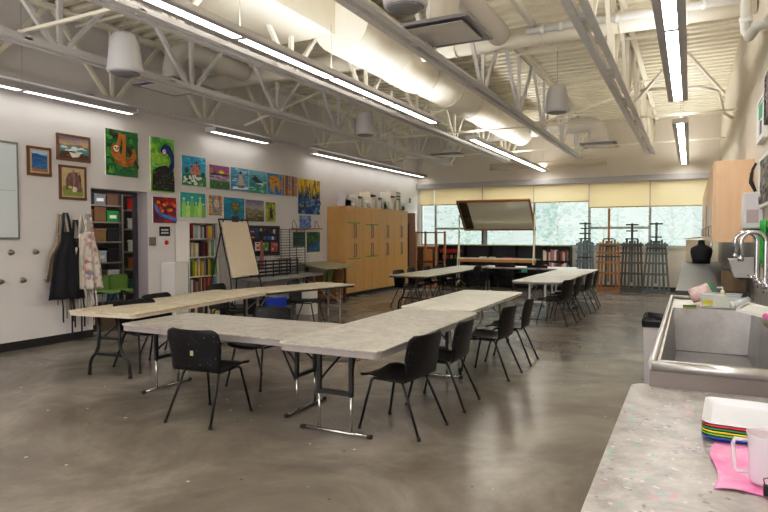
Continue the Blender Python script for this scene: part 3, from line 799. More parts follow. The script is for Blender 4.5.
def sea(D):
    D.bands(['8c7f8c','a8968f','c9a878','7d8a92','5f9d9c','4f8f8a','7a6455','5d4a3e'], .5, 4)
    D.strokes(['e8ece8','cfe0dc'], 18, (.15,.9,.3,.55), .09, .025, 5); D.strokes(['5d4030','3f3028'], 10, (.05,.4,.05,.3), .1, .06, 6); D.strokes(['5d4030'], 6, (.7,.95,.05,.25), .09, .07, 8)
    D.ell('f2f0ea', .48, .5, .09, .07, jit=.3); D.P('e6e2dc', [(.4,.05),(.62,.1),(.75,.35),(.6,.32),(.5,.25),(.3,.3)])
def arch(D):
    D.P('c9b78e', [(0,0),(1,0),(1,1),(0,1)]); D.P('8f9a52', [(.06,.05),(.94,.05),(.94,.35),(.06,.4)])
    D.P('7d5a54', [(.18,.25),(.18,.6),(.3,.82),(.6,.88),(.85,.7),(.88,.2),(.7,.2),(.6,.3),(.4,.3)]); D.strokes(['5f3f3e','96706a','a88478'], 16, (.25,.8,.35,.8), .02, .15, 2)
    D.ell('c2c23e', .35, .35, .09, .05, jit=.2); D.ell('d8cfc0', .55, .28, .1, .1, jit=.3)
wall_pic('framed_picture', 'small framed painting of a blue lake, nearest the whiteboard', 'picture', 5.28, 5.64, 2.48, 2.90, lake, FRM)
wall_pic('framed_picture', 'framed seascape with white surf, above another framed painting', 'picture', 5.73, 6.29, 2.75, 3.15, sea, FRM2)
wall_pic('framed_picture', 'framed painting of a brown tree arch, below the seascape', 'picture', 5.76, 6.21, 2.16, 2.68, arch, FRM)
def sloth(D):
    D.P('2f7a3f', [(0,0),(1,0),(1,1),(0,1)]); D.strokes(['1f5a34','3f9a4a','2b6a4c','4faa3f'], 60, (.03,.97,.03,.97), .07, .05, 9)
    D.P('4fa83c', [(.1,.05),(.2,.25),(.24,.05)]); D.P('6fbf3a', [(.03,.05),(.1,.22),(.16,.04)])
    D.line('3f2a22', [(.1,1),(.35,.85),(.6,.65),(.85,.4),(1,.2)], .1)
    D.line('b5722a', [(.3,.5),(.36,.7),(.42,.93)], .11); D.line('c07c30', [(.5,.4),(.53,.65),(.52,.92)], .12)
    D.P('c27c2e', [(.12,.48),(.25,.33),(.42,.22),(.62,.2),(.8,.28),(.92,.45),(.9,.56),(.8,.55),(.72,.42),(.55,.42),(.4,.5),(.38,.64),(.24,.7),(.12,.62)])
    D.strokes(['a8641f','d08c3c'], 30, (.25,.8,.25,.4), .05, .02, 4); D.line('b5722a', [(.85,.5),(.8,.62)], .1)
    D.ell('a8641f', .24, .58, .13, .11); D.ell('ead8b8', .27, .585, .09, .075); D.ell('3a2418', .24, .6, .025, .02); D.ell('3a2418', .32, .6, .025, .02); D.ell('2a1a14', .28, .565, .025, .015)
def peacock(D):
    D.P('8cdc4c', [(0,0),(1,0),(1,1),(0,1)]); D.strokes(['a8e45c','74cc48','c4e04c','62bc58'], 50, (.03,.97,.4,.97), .09, .04, 3)
    D.P('231f1c', [(.02,.02),(.98,.02),(.98,.25),(.9,.42),(.6,.5),(.3,.46),(.05,.38)])
    D.strokes(['3f5a2a','6f6a2c','2a4a4a','4f3a2a'], 60, (.08,.92,.05,.4), .035, .015, 5)
    D.line('14206a', [(.42,.74),(.55,.82),(.72,.78),(.85,.66),(.85,.52),(.75,.42)], .17); D.line('2040a8', [(.5,.8),(.66,.8),(.8,.7),(.83,.55)], .06)
    D.ell('1c2c80', .48, .76, .14, .08); D.ell('f0f0ea', .5, .745, .08, .05); D.ell('14142a', .52, .75, .02, .012); D.P('e0b838', [(.38,.72),(.46,.7),(.42,.66),(.34,.67)])
    D.line('4f7a2a', [(.6,.86),(.62,.92)], .015); D.line('4f7a2a', [(.55,.86),(.52,.91)], .015)
wall_pic('canvas_painting', 'large canvas of an orange sloth hanging on a branch, green ground', 'painting', 6.56, 7.19, 2.60, 3.35, sloth)
wall_pic('canvas_painting', 'tall canvas of a peacock with a blue neck on bright green', 'painting', 7.46, 7.99, 2.39, 3.35, peacock)
def redblue(D):
    D.P('7a2038', [(0,0),(1,0),(1,1),(0,1)]); D.strokes(['c8281e','a81e2c','5a2048'], 40, (.03,.97,.03,.97), .09, .06, 2)
    for i in range(10): D.ell(['e87820','f09a28','d85020'][i % 3], .1+.09*i, .62+.17*math.sin(i*1.7), .08, .07, jit=.2, seed=i)
    D.line('4f88d8', [(0,.72),(.12,.5),(.3,.3),(.55,.24),(.75,.18),(1,.12)], .13); D.line('2c4cb0', [(.2,.42),(.35,.22),(.6,.15)], .04)
wall_pic('canvas_painting', 'red and orange abstract canvas with a blue streak, beside the storage doorway', 'painting', 7.50, 8.03, 1.84, 2.30, redblue)
def house(D):
    D.P('38b0d8', [(0,0),(1,0),(1,1),(0,1)]); D.strokes(['60c8e8','2898c8'], 20, (.05,.95,.6,.95), .1, .03, 2)
    D.P('3f8a4a', [(0,0),(1,0),(1,.32),(.7,.42),(.3,.42),(0,.35)]); D.strokes(['e8f0f0','58a858','2c6a44','f4f8f8'], 30, (.03,.97,.05,.35), .06, .05, 7)
    D.P('d88a80', [(.32,.38),(.72,.38),(.72,.66),(.62,.66),(.62,.76),(.52,.76),(.52,.7),(.42,.7),(.42,.62),(.32,.62)])
    D.P('5a3a48', [(.3,.62),(.37,.7),(.44,.62)]); D.P('5a3a48', [(.5,.76),(.57,.86),(.64,.76)]); D.P('5a3a48', [(.62,.66),(.68,.73),(.74,.66)])
    for a, b_ in ((.38,.5),(.47,.56),(.56,.66),(.66,.56),(.56,.48)): D.P('7a4048', [(a,b_),(a+.035,b_),(a+.035,b_+.06),(a,b_+.06)])
    D.line('e8f4f8', [(.4,.36),(.45,.2),(.6,.05)], .07); D.ell('285a3c', .15, .5, .08, .1, jit=.2); D.ell('285a3c', .84, .4, .07, .08, jit=.2)
def sunset(D):
    D.bands(['9a5a8c','c87870','e89a48','f0c048'], .6, 2); D.ell('f8e050', .62, .72, .12, .07)
    D.P('c8a8c8', [(0,0),(1,0),(1,.6),(0,.62)]); D.strokes(['7a5a9a','e0c0d0','9a80b8'], 30, (.05,.95,.38,.58), .1, .015, 3); D.P('2a3a3a', [(0,.6),(.2,.7),(.4,.64),(.7,.66),(1,.62),(1,.58),(0,.57)])
    D.P('3f8a48', [(0,0),(1,0),(1,.34),(0,.36)]); D.strokes(['2c6a3a','58a850','7a3a6a'], 40, (.05,.95,.03,.32), .03, .06, 8)
def figure(D):
    D.P('58a0c8', [(0,0),(1,0),(1,1),(0,1)]); D.strokes(['8cc0dc','b8d8e8','3f88b8'], 40, (.05,.95,.05,.95), .12, .025, 2)
    D.P('e0ecf0', [(.05,.05),(.95,.08),(.9,.2),(.1,.18)])
    D.P('c8b8a8', [(.4,.14),(.66,.14),(.7,.35),(.62,.6),(.56,.7),(.46,.7),(.4,.6),(.36,.35)]); D.ell('b89a88', .51, .76, .07, .075); D.P('7a6a68', [(.36,.14),(.7,.14),(.72,.24),(.34,.24)]); D.ell('3a3038', .51, .8, .075, .06)
def whale(D):
    D.bands(['7ab8c8','58a8b0','3f9a98','2c8a80','3f9a78'], .4, 3); D.strokes(['a0d8d0','2c7a70'], 30, (.05,.95,.05,.55), .12, .02, 4)
    D.P('23364f', [(.12,.62),(.25,.72),(.4,.72),(.58,.55),(.75,.48),(.6,.44),(.35,.46),(.2,.52)]); D.P('23364f', [(.22,.8),(.3,.66),(.36,.7),(.28,.8)])
    D.P('e8f0ec', [(.3,.42),(.7,.4),(.85,.44),(.6,.46)])
def bear(D):
    D.P('3f88c0', [(0,0),(1,0),(1,1),(0,1)]); D.strokes(['70a8d0','2c6aa0'], 20, (.05,.95,.05,.95), .1, .05, 2)
    D.P('d8982c', [(.08,.7),(.2,.86),(.45,.92),(.75,.82),(.92,.62),(.95,.3),(.84,.3),(.82,.12),(.7,.12),(.68,.4),(.5,.44),(.46,.1),(.34,.1),(.33,.42),(.24,.2),(.14,.2),(.18,.5)])
    D.strokes(['e8b040','b87820'], 22, (.2,.85,.5,.82), .07, .03, 4); D.ell('2a2020', .86, .56, .03, .025); D.ell('2a2020', .5, .6, .05, .03)
def birch(D):
    D.P('b87838', [(0,0),(1,0),(1,1),(0,1)]); D.strokes(['d89a48','8a5a9a','c86a38','6a7ab0'], 60, (.03,.97,.03,.97), .06, .05, 2)
    for i in range(7): u = .08+.14*i; D.P(['e0d8cc','4a3a40','c8b8a8'][i % 3], [(u,0),(u+.035,0),(u+.03,1),(u-.005,1)])
def goldblue(D):
    D.bands(['f0c828','e8b828','d8a838','8a8a60','3f6a98','2858a0','204890','1c3a80'], .6, 6)
    D.strokes(['f8dc40','f0b820','d89020','2a4a68'], 60, (.03,.97,.45,.95), .02, .12, 2); D.strokes(['2c68b8','1c3878','70a0c8','183060','a8b060'], 70, (.03,.97,.03,.55), .05, .04, 5)
    D.strokes(['204068'], 14, (.05,.95,.35,.75), .012, .14, 9)
P1G = 'student canvases in two rows on the left wall'
Z0, Z1 = 2.545, 3.01
for nm, lb, y0, y1, z0, z1, dr in [
    ('canvas_painting', 'blue canvas of a pink house above snowy trees', 8.18, 8.79, 2.56, 3.11, house),
    ('canvas_painting', 'sunset canvas with purple water and green grass', 8.89, 9.45, Z0, Z1, sunset),
    ('canvas_painting', 'pale blue canvas of a figure seated in water', 9.50, 10.06, Z0, Z1+.01, figure),
    ('canvas_painting', 'teal sea canvas with a dark whale surfacing', 10.075, 10.67, Z0-.01, Z1+.01, whale),
    ('canvas_painting', 'blue canvas of a golden bear walking', 10.69, 11.22, Z0, Z1, bear),
    ('canvas_painting', 'orange canvas of birch trunks in autumn', 11.24, 11.82, Z0, Z1, birch),
    ('canvas_painting', 'tallest canvas of the rows, gold above and deep blue below', 11.86, 12.81, 2.14, 2.99, goldblue)]:
    wall_pic(nm, lb, 'painting', y0, y1, z0, z1, dr, group=P1G)
def bottles(D):
    D.P('28a8a8', [(0,0),(1,0),(1,1),(0,1)])
    for i, (u, h) in enumerate(((.14,.75),(.3,.6),(.46,.82),(.62,.6),(.78,.8),(.92,.55))):
        D.P(['9ad870','b8e080','80c060'][i % 3], [(u-.085,0),(u+.085,0),(u+.08,h*.7),(u+.03,h*.85),(u+.03,h),(u-.03,h),(u-.03,h*.85),(u-.08,h*.7)])
        D.ell('e8f0d0', u, h, .045, .04)
def portrait(D):
    D.P('d8a868', [(0,0),(1,0),(1,1),(0,1)]); D.strokes(['c86a48','e8c880','68a8c0','b85838'], 30, (.05,.95,.05,.95), .12, .05, 2)
    D.ell('e8c8a8', .55, .6, .22, .2); D.line('4f98c0', [(.3,.85),(.25,.6),(.35,.35),(.5,.15)], .14); D.line('4f98c0', [(.75,.8),(.85,.55),(.75,.3)], .1); D.ell('803838', .58, .52, .06, .02); D.ell('303048', .48, .65, .03, .02); D.ell('303048', .64, .65, .03, .02)
def tealblob(D):
    D.P('1888a8', [(0,0),(1,0),(1,1),(0,1)]); D.strokes(['28a0c0','1078a0'], 24, (.05,.95,.05,.95), .1, .04, 2)
    D.P('5f6a38', [(.3,.6),(.42,.82),(.62,.84),(.76,.66),(.72,.42),(.6,.24),(.48,.26),(.44,.44),(.32,.5)]); D.strokes(['a87838','788a40','c8a058'], 22, (.4,.68,.36,.74), .04, .03, 3)
def land(D):
    D.bands(['7a7898','98889a','a8a0a0','88886a','6a6a48','7a6a4a','58583a'], .5, 3); D.strokes(['8a6a4a','a89a78'], 24, (.05,.95,.05,.45), .1, .015, 3)
def smally(D):
    D.P('a8b038', [(0,0),(1,0),(1,1),(0,1)]); D.strokes(['c8c850','889a28','706a28'], 24, (.05,.95,.05,.95), .12, .05, 3)
    D.P('3a3420', [(.35,.2),(.7,.2),(.66,.5),(.55,.75),(.42,.72),(.36,.5)]); D.strokes(['786a38'], 5, (.2,.8,.05,.2), .2, .03, 1)
def smallblue(D):
    D.P('6a98d0', [(0,0),(1,0),(1,1),(0,1)]); D.strokes(['4878c0','98b8e0','8068b0'], 40, (.05,.95,.05,.95), .12, .06, 3)
def pond(D):
    D.P('2c5a38', [(0,0),(1,0),(1,1),(0,1)]); D.strokes(['3f7a3c','1c4830','587a38'], 40, (.03,.97,.4,.97), .09, .05, 3)
    D.P('2868a8', [(.02,.05),(.6,.05),(.95,.2),(.95,.45),(.6,.5),(.45,.3),(.2,.3)]); D.strokes(['4890c8','1c4888'], 14, (.3,.9,.12,.42), .08, .02, 3)
def gcloth(D):
    D.P('1f4a44', [(0,0),(1,0),(1,1),(0,1)]); D.strokes(['2c6a5c','183a38'], 20, (.05,.95,.05,.95), .3, .02, 3)
for lb, y0, y1, z0, z1, dr in [
    ('teal canvas with a row of pale green bottles', 8.13, 8.77, 1.96, 2.42, bottles),
    ('small orange portrait canvas with blue hair', 8.87, 9.23, 2.01, 2.41, portrait),
    ('teal canvas with a brown-green shape in the middle', 9.29, 9.91, 1.93, 2.39, tealblob),
    ('muted grey-purple landscape canvas', 9.95, 10.56, 1.92, 2.38, land),
    ('small yellow-green canvas with a dark figure', 10.63, 10.98, 1.92, 2.36, smally),
    ('small pale blue canvas below the gold and blue painting', 11.91, 12.40, 1.79, 2.10, smallblue),
    ('green and blue pond canvas low beside the wooden cabinets', 12.22, 12.80, 1.2, 1.70, pond)]:
    wall_pic('canvas_painting', lb, 'painting', y0, y1, z0, z1, dr, group=P1G)
wall_pic('hanging_cloth', 'dark green hanging under the small wooden wall shelf', 'cloth', 11.66, 12.16, 1.34, 1.69, gcloth, th=.02)

# pinboard with pictures
def pins(D):
    D.P('1c1b20', [(0,0),(1,0),(1,1),(0,1)])
    for c, u, v, a, b_ in (('8a5a30',.14,.72,.11,.16),('38488a',.42,.88,.12,.08),('304050',.42,.68,.12,.1),('3868b0',.78,.6,.14,.06),('58a848',.66,.28,.09,.16),('c8487a',.88,.26,.08,.18),('98b048',.6,.9,.05,.05),('28586a',.14,.34,.1,.14),('e8d8d8',.5,.3,.06,.16),('282838',.78,.86,.18,.1)):
        D.P(c, [(u-a,v-b_),(u+a,v-b_),(u+a,v+b_),(u-a,v+b_)]); D.strokes(['e8c848','c82838','4888c0','e8e0d8','101018'], 7, (u-a*.7,u+a*.7,v-b_*.7,v+b_*.7), .02, .035, int(u*100))
wall_pic('pinboard', 'black pinboard covered in small colourful pictures behind the easel', 'pinboard', 9.5, 11.14, 1.16, 1.83, pins, mat('pinboard_frame', '3a3436', .5))
# red cloths hanging
for i, (y, c, lb) in enumerate([(10.05, 'c0182c', 'red scarf hanging in front of the pinboard'), (10.42, 'b86a70', 'faded pink and grey scarf hanging in front of the pinboard')]):
    q = MB()
    def fn(u, v): return (.06+.015*math.sin(u*18)+.02*v, (u-.5)*(.06+.13*v)+.02*math.sin(v*4), -v*.62)
    q.grid(fn, 14, 8); tag(q.build('scarf', paint(c), None, loc=(XL, y, 1.5), solid=.006), lb, 'scarf')

# whiteboard
t = thing('whiteboard', 'white dry-erase board at the left edge of the picture', 'whiteboard', (XL, 4.25, 2.24))
q = MB(); q.box(.004, .018, -.88, .88, -.65, .65); q.build('board', mat('board_white', 'd5dde2', .25), t)
q = MB(); q.box(.0181, .0185, -.86, .86, .0, .004); q.build('board_seam', GREYW, t)
q = MB()
q.box(.003, .025, -.9, .9, .65, .68); q.box(.003, .025, -.9, .9, -.68, -.65); q.box(.003, .025, -.9, -.88, -.65, .65); q.box(.003, .025, .88, .9, -.65, .65)
q.build('frame', mat('frame_alu', '8e8c8c', .4, metal=.5), t)

# round wall knobs (coat hooks)
KN = mat('knob_brass', '8d8478', .35, metal=.6)
for i, (y, z, lb) in enumerate([(5.03, 1.38, 'upper left'), (5.38, 1.38, 'upper right, left of the aprons'), (4.88, .98, 'lower left, at the picture edge'), (5.19, .98, 'lower middle'), (5.54, .98, 'lower right, partly behind the black apron')]):
    t = thing('wall_hook', 'round metal wall knob, '+lb, 'wall hook', (XL, y, z), group='round metal knobs on the left wall')
    M = Matrix.Rotation(R(90), 3, 'Y')
    q = MB(); q.lathe([(.032, .002), (.032, .01), (.014, .016), (.014, .035), (.028, .042), (.026, .055), (0, .06)], m=KN, M=M, seg=16); q.build('knob', KN, t)
    q = MB(); q.lathe([(.045, 0), (.045, .004)], M=M, seg=16); q.build('plate', mat('knob_plate', 'b8b2aa', .4, metal=.4), t)

# aprons
def cloth(name, y0, x0, pts_l, pts_r, z_top, m, parent=None, fold=.02, wav=5, loc=None):
    """cloth between left and right outlines: lists of (z, y)"""
    q = MB()
    def ip(P, z):
        for (za, ya), (zb, yb_) in zip(P, P[1:]):
            if zb <= z <= za: return ya+(yb_-ya)*(za-z)/(za-zb)
        return P[-1][1]
    zt, zb = pts_l[0][0], pts_l[-1][0]
    def fn(u, v):
        z = zt+(zb-zt)*v; a, b_ = ip(pts_l, z), ip(pts_r, z)
        return (x0+.03*v+fold*math.sin(u*wav*math.pi+v*2)*(.3+v)+.03*math.sin(u*math.pi), a+(b_-a)*u, z)
    q.grid(fn, 18, 14)
    return q.build(name, m, parent, solid=.008, loc=loc)
APB = mat('apron_black', '17161c', .85, col2='222028', scale=9, bump=.3)
APW = speckle('apron_painted', 'd8cfc6', 'e8e0d8', [('c86a6a', 10, .27), ('68a898', 12, .27), ('6a78b8', 9, .25), ('c8a060', 13, .22), ('a85890', 11, .22)], rough=.85, scale=4)
APN = mat('apron_tan', 'a2907c', .85, var=.1, bump=.3)
APL = mat('apron_pale', 'd8d0c8', .85, var=.06, bump=.3)
def apron(label, y, z, m, L=1.25, w=.24, xo=.05, strap=BLACK, lean=0):
    t = thing('apron', label, 'apron', (XL, y, z), group='aprons hanging on the left wall')
    cloth('bib', 0, xo, [(-.28,-.09),(-.45,-.11),(-.62,-.2+lean*.3),(-L,-w+lean)], [(-.28,.08),(-.45,.1),(-.62,.16+lean*.3),(-L,w+lean)], 0, m, t)
    q = MB()
    q.tube([(xo, -.07, -.3), (xo-.01, -.045, -.12), (xo-.03, -.02, -.0), (xo-.02, .02, 0), (xo-.01, .045, -.12), (xo, .07, -.3)], .02, seg=6); q.build('neck_strap', strap, t)
    for k, (yy, zz, l) in enumerate(((-.12, -L+.1, .45), (.02, -L+.05, .62), (.07, -L+.05, .5))):
        q = MB(); q.tube([(xo+.02, yy, zz), (xo+.03, yy+.02, zz-l*.5), (xo+.015, yy+.03, zz-l)], .012, seg=6); q.build('tie_strap', strap, t)
    return t
apron('tan apron hanging mostly hidden behind the black apron', 5.76, 1.93, APN, 1.0, .2, .055, APN, lean=-.1)
ap = apron('black apron with a small white patch, hanging on the left wall', 5.79, 1.95, APB, 1.28, .27, .13, lean=-.07)
q = MB(); q.box(.145, .15, -.0, .07, -.52, -.4); q.build('patch', mat('patch', 'b8c0c4', .7, var=.2, scale=40), ap)
apron('pale cream apron hanging beside the black one', 6.10, 1.93, APL, 1.14, .19, .075, APL, lean=-.02)
apron('paint-splashed white apron at the edge of the doorway', 6.18, 1.95, APW, 1.17, .19, .11, APW, lean=.04)
apron('short dark apron under the paint-splashed one, only its hem showing', 6.0, 1.85, APB, 1.2, .13, .06)

# signs and switches by the door
t = thing('wall_sign', 'small black sign with two lines of white lettering by the doorway', 'sign', (XL, 7.78, 1.69))
q = MB(); q.box(.002, .008, -.12, .12, -.085, .085); q.build('plate', mat('sign_black', '16151a', .4), t)
q = MB(); rnd = random.Random(4)
for z_ in (.025, -.03):
    y = -.085
    while y < .08:
        wl = rnd.uniform(.012, .02); q.box(.008, .0088, y, y+wl, z_-.016, z_+.016); y += wl+.006
q.build('lettering', WHITE, t)
t = thing('wall_switch', 'grey steel double switch plate right of the doorway', 'switch', (XL, 7.5, 1.51))
q = MB(); q.box(.002, .01, -.075, .075, -.075, .075); q.build('plate', mat('switch_steel', '9a948c', .35, metal=.6), t, bevel=.003)
for y in (-.035, .035):
    q = MB(); q.box(.01, .016, y-.012, y+.012, -.03, .03); q.build('switch_lever', GREYW, t)
t = thing('alarm_button', 'round red alarm button on a white plate under the black sign', 'button', (XL, 7.8, 1.485))
q = MB(); q.box(.002, .02, -.05, .05, -.06, .06); q.build('plate', WHITE, t, bevel=.004)
q = MB(); q.lathe([(.042, .02), (.042, .03), (.03, .042), (0, .044)], M=Matrix.Rotation(R(90), 3, 'Y'), seg=16); q.build('button', mat('button_red', 'c01820', .35), t)

# white cabinet boxes beside the bookcase
t = thing('low_cabinet', 'low white cabinet with a grey side, standing in front of the bookcase end', 'cabinet', (-8.1, 7.84, 0))
q = MB(); q.box(-.33, 0, -.17, .15, 0, 1.13); q.build('body', mat('low_white', 'e0dedd', .5), t, bevel=.004)
q = MB(); q.box(.001, .006, -.16, .145, .02, 1.12); q.build('door', WHITE, t)

# ------------------------------------------------------------------ white bookcase and its books
BY0, BY1, BX = 8.02, 8.80, -8.10
t = thing('bookcase', 'white open bookcase full of colourful books beside the easel', 'bookcase', (BX, BY0, 0))
WB = mat('bookcase_white', 'dedad4', .5)
q = MB(); q.box(-.33, 0, 0, .02, 0, 1.88); q.build('side_panel', WB, t)
q = MB(); q.box(-.33, 0, BY1-BY0-.02, BY1-BY0, 0, 1.88); q.build('side_panel', WB, t)
q = MB(); q.box(-.335, -.33, 0, BY1-BY0, 0, 1.88); q.build('back_panel', WB, t)
levels = [.10, .47, .86, 1.22, 1.56]
for z in levels+[1.86]:
    q = MB(); q.box(-.33, 0, .02, BY1-BY0-.02, z-.02, z); q.build('shelf', WB, t)
sn = ['bottom', 'fourth', 'third', 'second', 'top']
palette = [('dark red','8a1e28'),('navy','22304e'),('cream','d8caa6'),('forest green','2f5a38'),('yellow','e0b830'),('white','dedad2'),('black','1c1b1e'),('orange','e05a20'),('teal','2c7a88'),('grey','8a8886'),('brown','6a4830'),('pale blue','8ab0cc'),('lime','8ab040'),('pink','c87a88')]
rows = {4: [1,0,2,11,5,9,5,6,13,4,4,9,0], 3: [0,5,2,10,2,5,4,6,1,0,6,10,4,5,12,11,5], 2: [3,3,12,4,9,2,10,4,9,6,4,12,3,12], 1: [6,5,10,9,10,2,0,9,0,7,7,9,8,11], 0: [1,10,5,0,3,9,6,2,8,5,4]}
def book(parent_none, label, x, y, z, th, h, dp, colr, group, tilt=0):
    t = thing('book', label, 'book', (x, y, z), group=group)
    q = MB(); q.box(-dp, 0, 0, .004, 0, h); q.box(-dp, 0, th-.004, th, 0, h); q.box(-.004, 0, .004, th-.004, 0, h); c_ = q.build('cover', colr, t)
    q = MB(); q.box(-dp+.004, -.004, .004, th-.004, .004, h-.006); q.build('pages', PAGES, t)
    if tilt: t.rotation_euler = (R(tilt), 0, 0)
    return t
PAGES = mat('pages', 'e4dcc8', .8)
rnd = random.Random(11)
for lv, seq in rows.items():
    y = BY0+.025; avail = BY1-BY0-.05; z = levels[lv]; hmax = (levels+[1.86])[lv+1]-z-.035
    n = len(seq); ws = [rnd.uniform(.7, 1.3) for _ in seq]; k = avail/sum(ws)*.97
    for j, ci in enumerate(seq):
        nm, hexc = palette[ci]; th = ws[j]*k
        lb = '%s book, %s from the left on the %s shelf of the white bookcase' % (nm, ORD[j], sn[lv])
        book(None, lb, BX-.03-rnd.uniform(0, .03), y, z+.001, th-.002, hmax*rnd.uniform(.8, 1), .22, paint(hexc, .45), 'books on the %s shelf of the white bookcase' % sn[lv])
        y += th

# ------------------------------------------------------------------ flip-chart easel with a blank board
t = thing('flip_chart_easel', 'black flip-chart easel holding a large blank cream board', 'easel', (-7.72, 8.8, 0), 4)
q = MB(); q.add([(.03,-.42,1.86),(.03,.36,1.88),(.26,.42,.86),(.26,-.40,.84),(.015,-.42,1.855),(.015,.36,1.875),(.245,.42,.855),(.245,-.40,.835)], [(0,3,2,1),(4,5,6,7),(0,1,5,4),(1,2,6,5),(2,3,7,6),(3,0,4,7)])
q.build('board', mat('board_cream', 'e2d3bc', .6, var=.03, scale=3), t)
for pts_ in ([(0,-.46,1.92),(.24,-.44,.82),(.32,-.46,.02)], [(0,.40,1.92),(.24,.46,.82),(.32,.60,.02)], [(-.02,-.3,1.9),(-.32,-.52,.02)], [(-.02,.26,1.9),(-.32,.38,.02)]):
    q = MB(); q.tube(pts_, .013, seg=8); q.build('leg', BLACKM, t)
q = MB(); q.bar((.01,-.47,1.91), (.01,.41,1.91), .02, .03); q.build('top_bar', BLACKM, t)
q = MB(); q.bar((.27,-.43,.825), (.27,.45,.825), .04, .02); q.build('tray', BLACKM, t)
q = MB(); q.bar((.28,-.45,.45), (.28,.52,.45), .02, .02); q.build('cross_bar', BLACKM, t)
q = MB(); q.box(-.0, .05, -.09, .09, 1.87, 1.98); q.build('clamp', BLACK, t, bevel=.02)

# small wooden shelf hung on wires, wire drying rack and black slotted rack
t = thing('wall_shelf', 'small wooden shelf hanging from two wire loops on the wall', 'shelf', (XL, 12.19, 1.78))
q = MB(); q.box(.01, .12, -.6, .6, -.012, .012); q.build('board', ORANGEW, t)
for y in (-.5, .45):
    q = MB(); q.tube([(.06, y-.1, .01), (.02, y-.04, .17), (.02, y, .2), (.02, y+.04, .17), (.06, y+.1, .01)], .006, seg=6); q.build('wire_loop', DARKB, t)
t = thing('wire_drying_rack', 'tall wire drying rack standing on the grey wall table', 'drying rack', (-8.18, 11.3, .741))
WIRE = mat('wire_dark', '4a4644', .4, metal=.5)
for yy in (-.28, .32):
    for xx in (-.12, .12):
        q = MB(); q.tube([(xx, yy, 0), (xx, yy, 1.02)], .008, seg=6); q.build('post', WIRE, t)
for k in range(17):
    z = .05+.06*k
    q = MB()
    q.tube([(-.12,-.55,z),(.12,-.55,z+.0),(.12,.5,z),(-.12,.5,z),(-.12,-.55,z)], .0035, seg=5)
    for yy in (-.35, -.15, .05, .25): q.tube([(-.12, yy, z), (.12, yy, z)], .0025, seg=4)
    q.build('wire_tray', WIRE, t)
t = thing('slotted_rack', 'low black rack with horizontal bars on the grey wall table', 'rack', (-7.95, 10.35, .741))
for yy in (-.68, -.2, .28, .68):
    for xx in (-.1, .1):
        q = MB(); q.box(xx-.008, xx+.008, yy-.01, yy+.01, 0, .36); q.build('post', BLACKM, t)
for k in range(5):
    for xx in (-.1, .1):
        q = MB(); q.bar((xx, -.68, .03+.075*k), (xx, .68, .03+.075*k), .012, .022); q.build('rail', BLACKM, t)
# ------------------------------------------------------------------ tall wooden cabinets on the left
CY0, CY1, CX, CH = 13.2, 17.0, -7.9, 2.37
units = [('nearest the drawing table', 0), ('second from the drawing table', 1), ('third from the drawing table', 2), ('farthest, beside the windows', 3)]
uw = (CY1-CY0)/4
HND = mat('handle_steel', '8f8b85', .35, metal=.7)
TAPE = mat('green_tape', '3f9a44', .5)
for lb, i in units:
    y0 = CY0+i*uw
    t = thing('tall_cabinet', 'tall maple double-door cabinet, '+lb, 'cabinet', (CX, y0+uw/2, 0), group='tall maple cabinets on the left wall')
    hw = uw/2-.002
    q = MB(); q.box(XL-CX+.005, -.022, -hw, hw, .1, CH); q.build('carcass', MAPLE, t)
    q = MB(); q.box(XL-CX+.005, -.07, -hw, hw, 0, .1); q.build('plinth', DARKB, t)
    for s_ in (-1, 1):
        for (z0, z1, hz, nm) in ((.11, 1.495, 1.22, 'l'), (1.505, CH, 1.73, 'u')):
            q = MB(); a, b_ = (.003, hw) if s_ > 0 else (-hw, -.003)
            q.box(-.02, 0, a, b_, z0, z1); dr = q.build('door', MAPLE, t, bevel=.002)
            q = MB(); yy = s_*.05; hh = .17
            q.tube([(0, yy, hz-hh), (.03, yy, hz-hh+.01), (.03, yy, hz+hh-.01), (0, yy, hz+hh)], .011, seg=6); q.build('handle', HND, dr)
    if i in (0, 1):
        for z in ((1.93, .99) if i == 0 else (1.9, 1.02)):
            q = MB(); q.box(.0005, .004, -.34, .3 if i == 0 else .38, z, z+.025); q.build('tape_strip', TAPE, t)
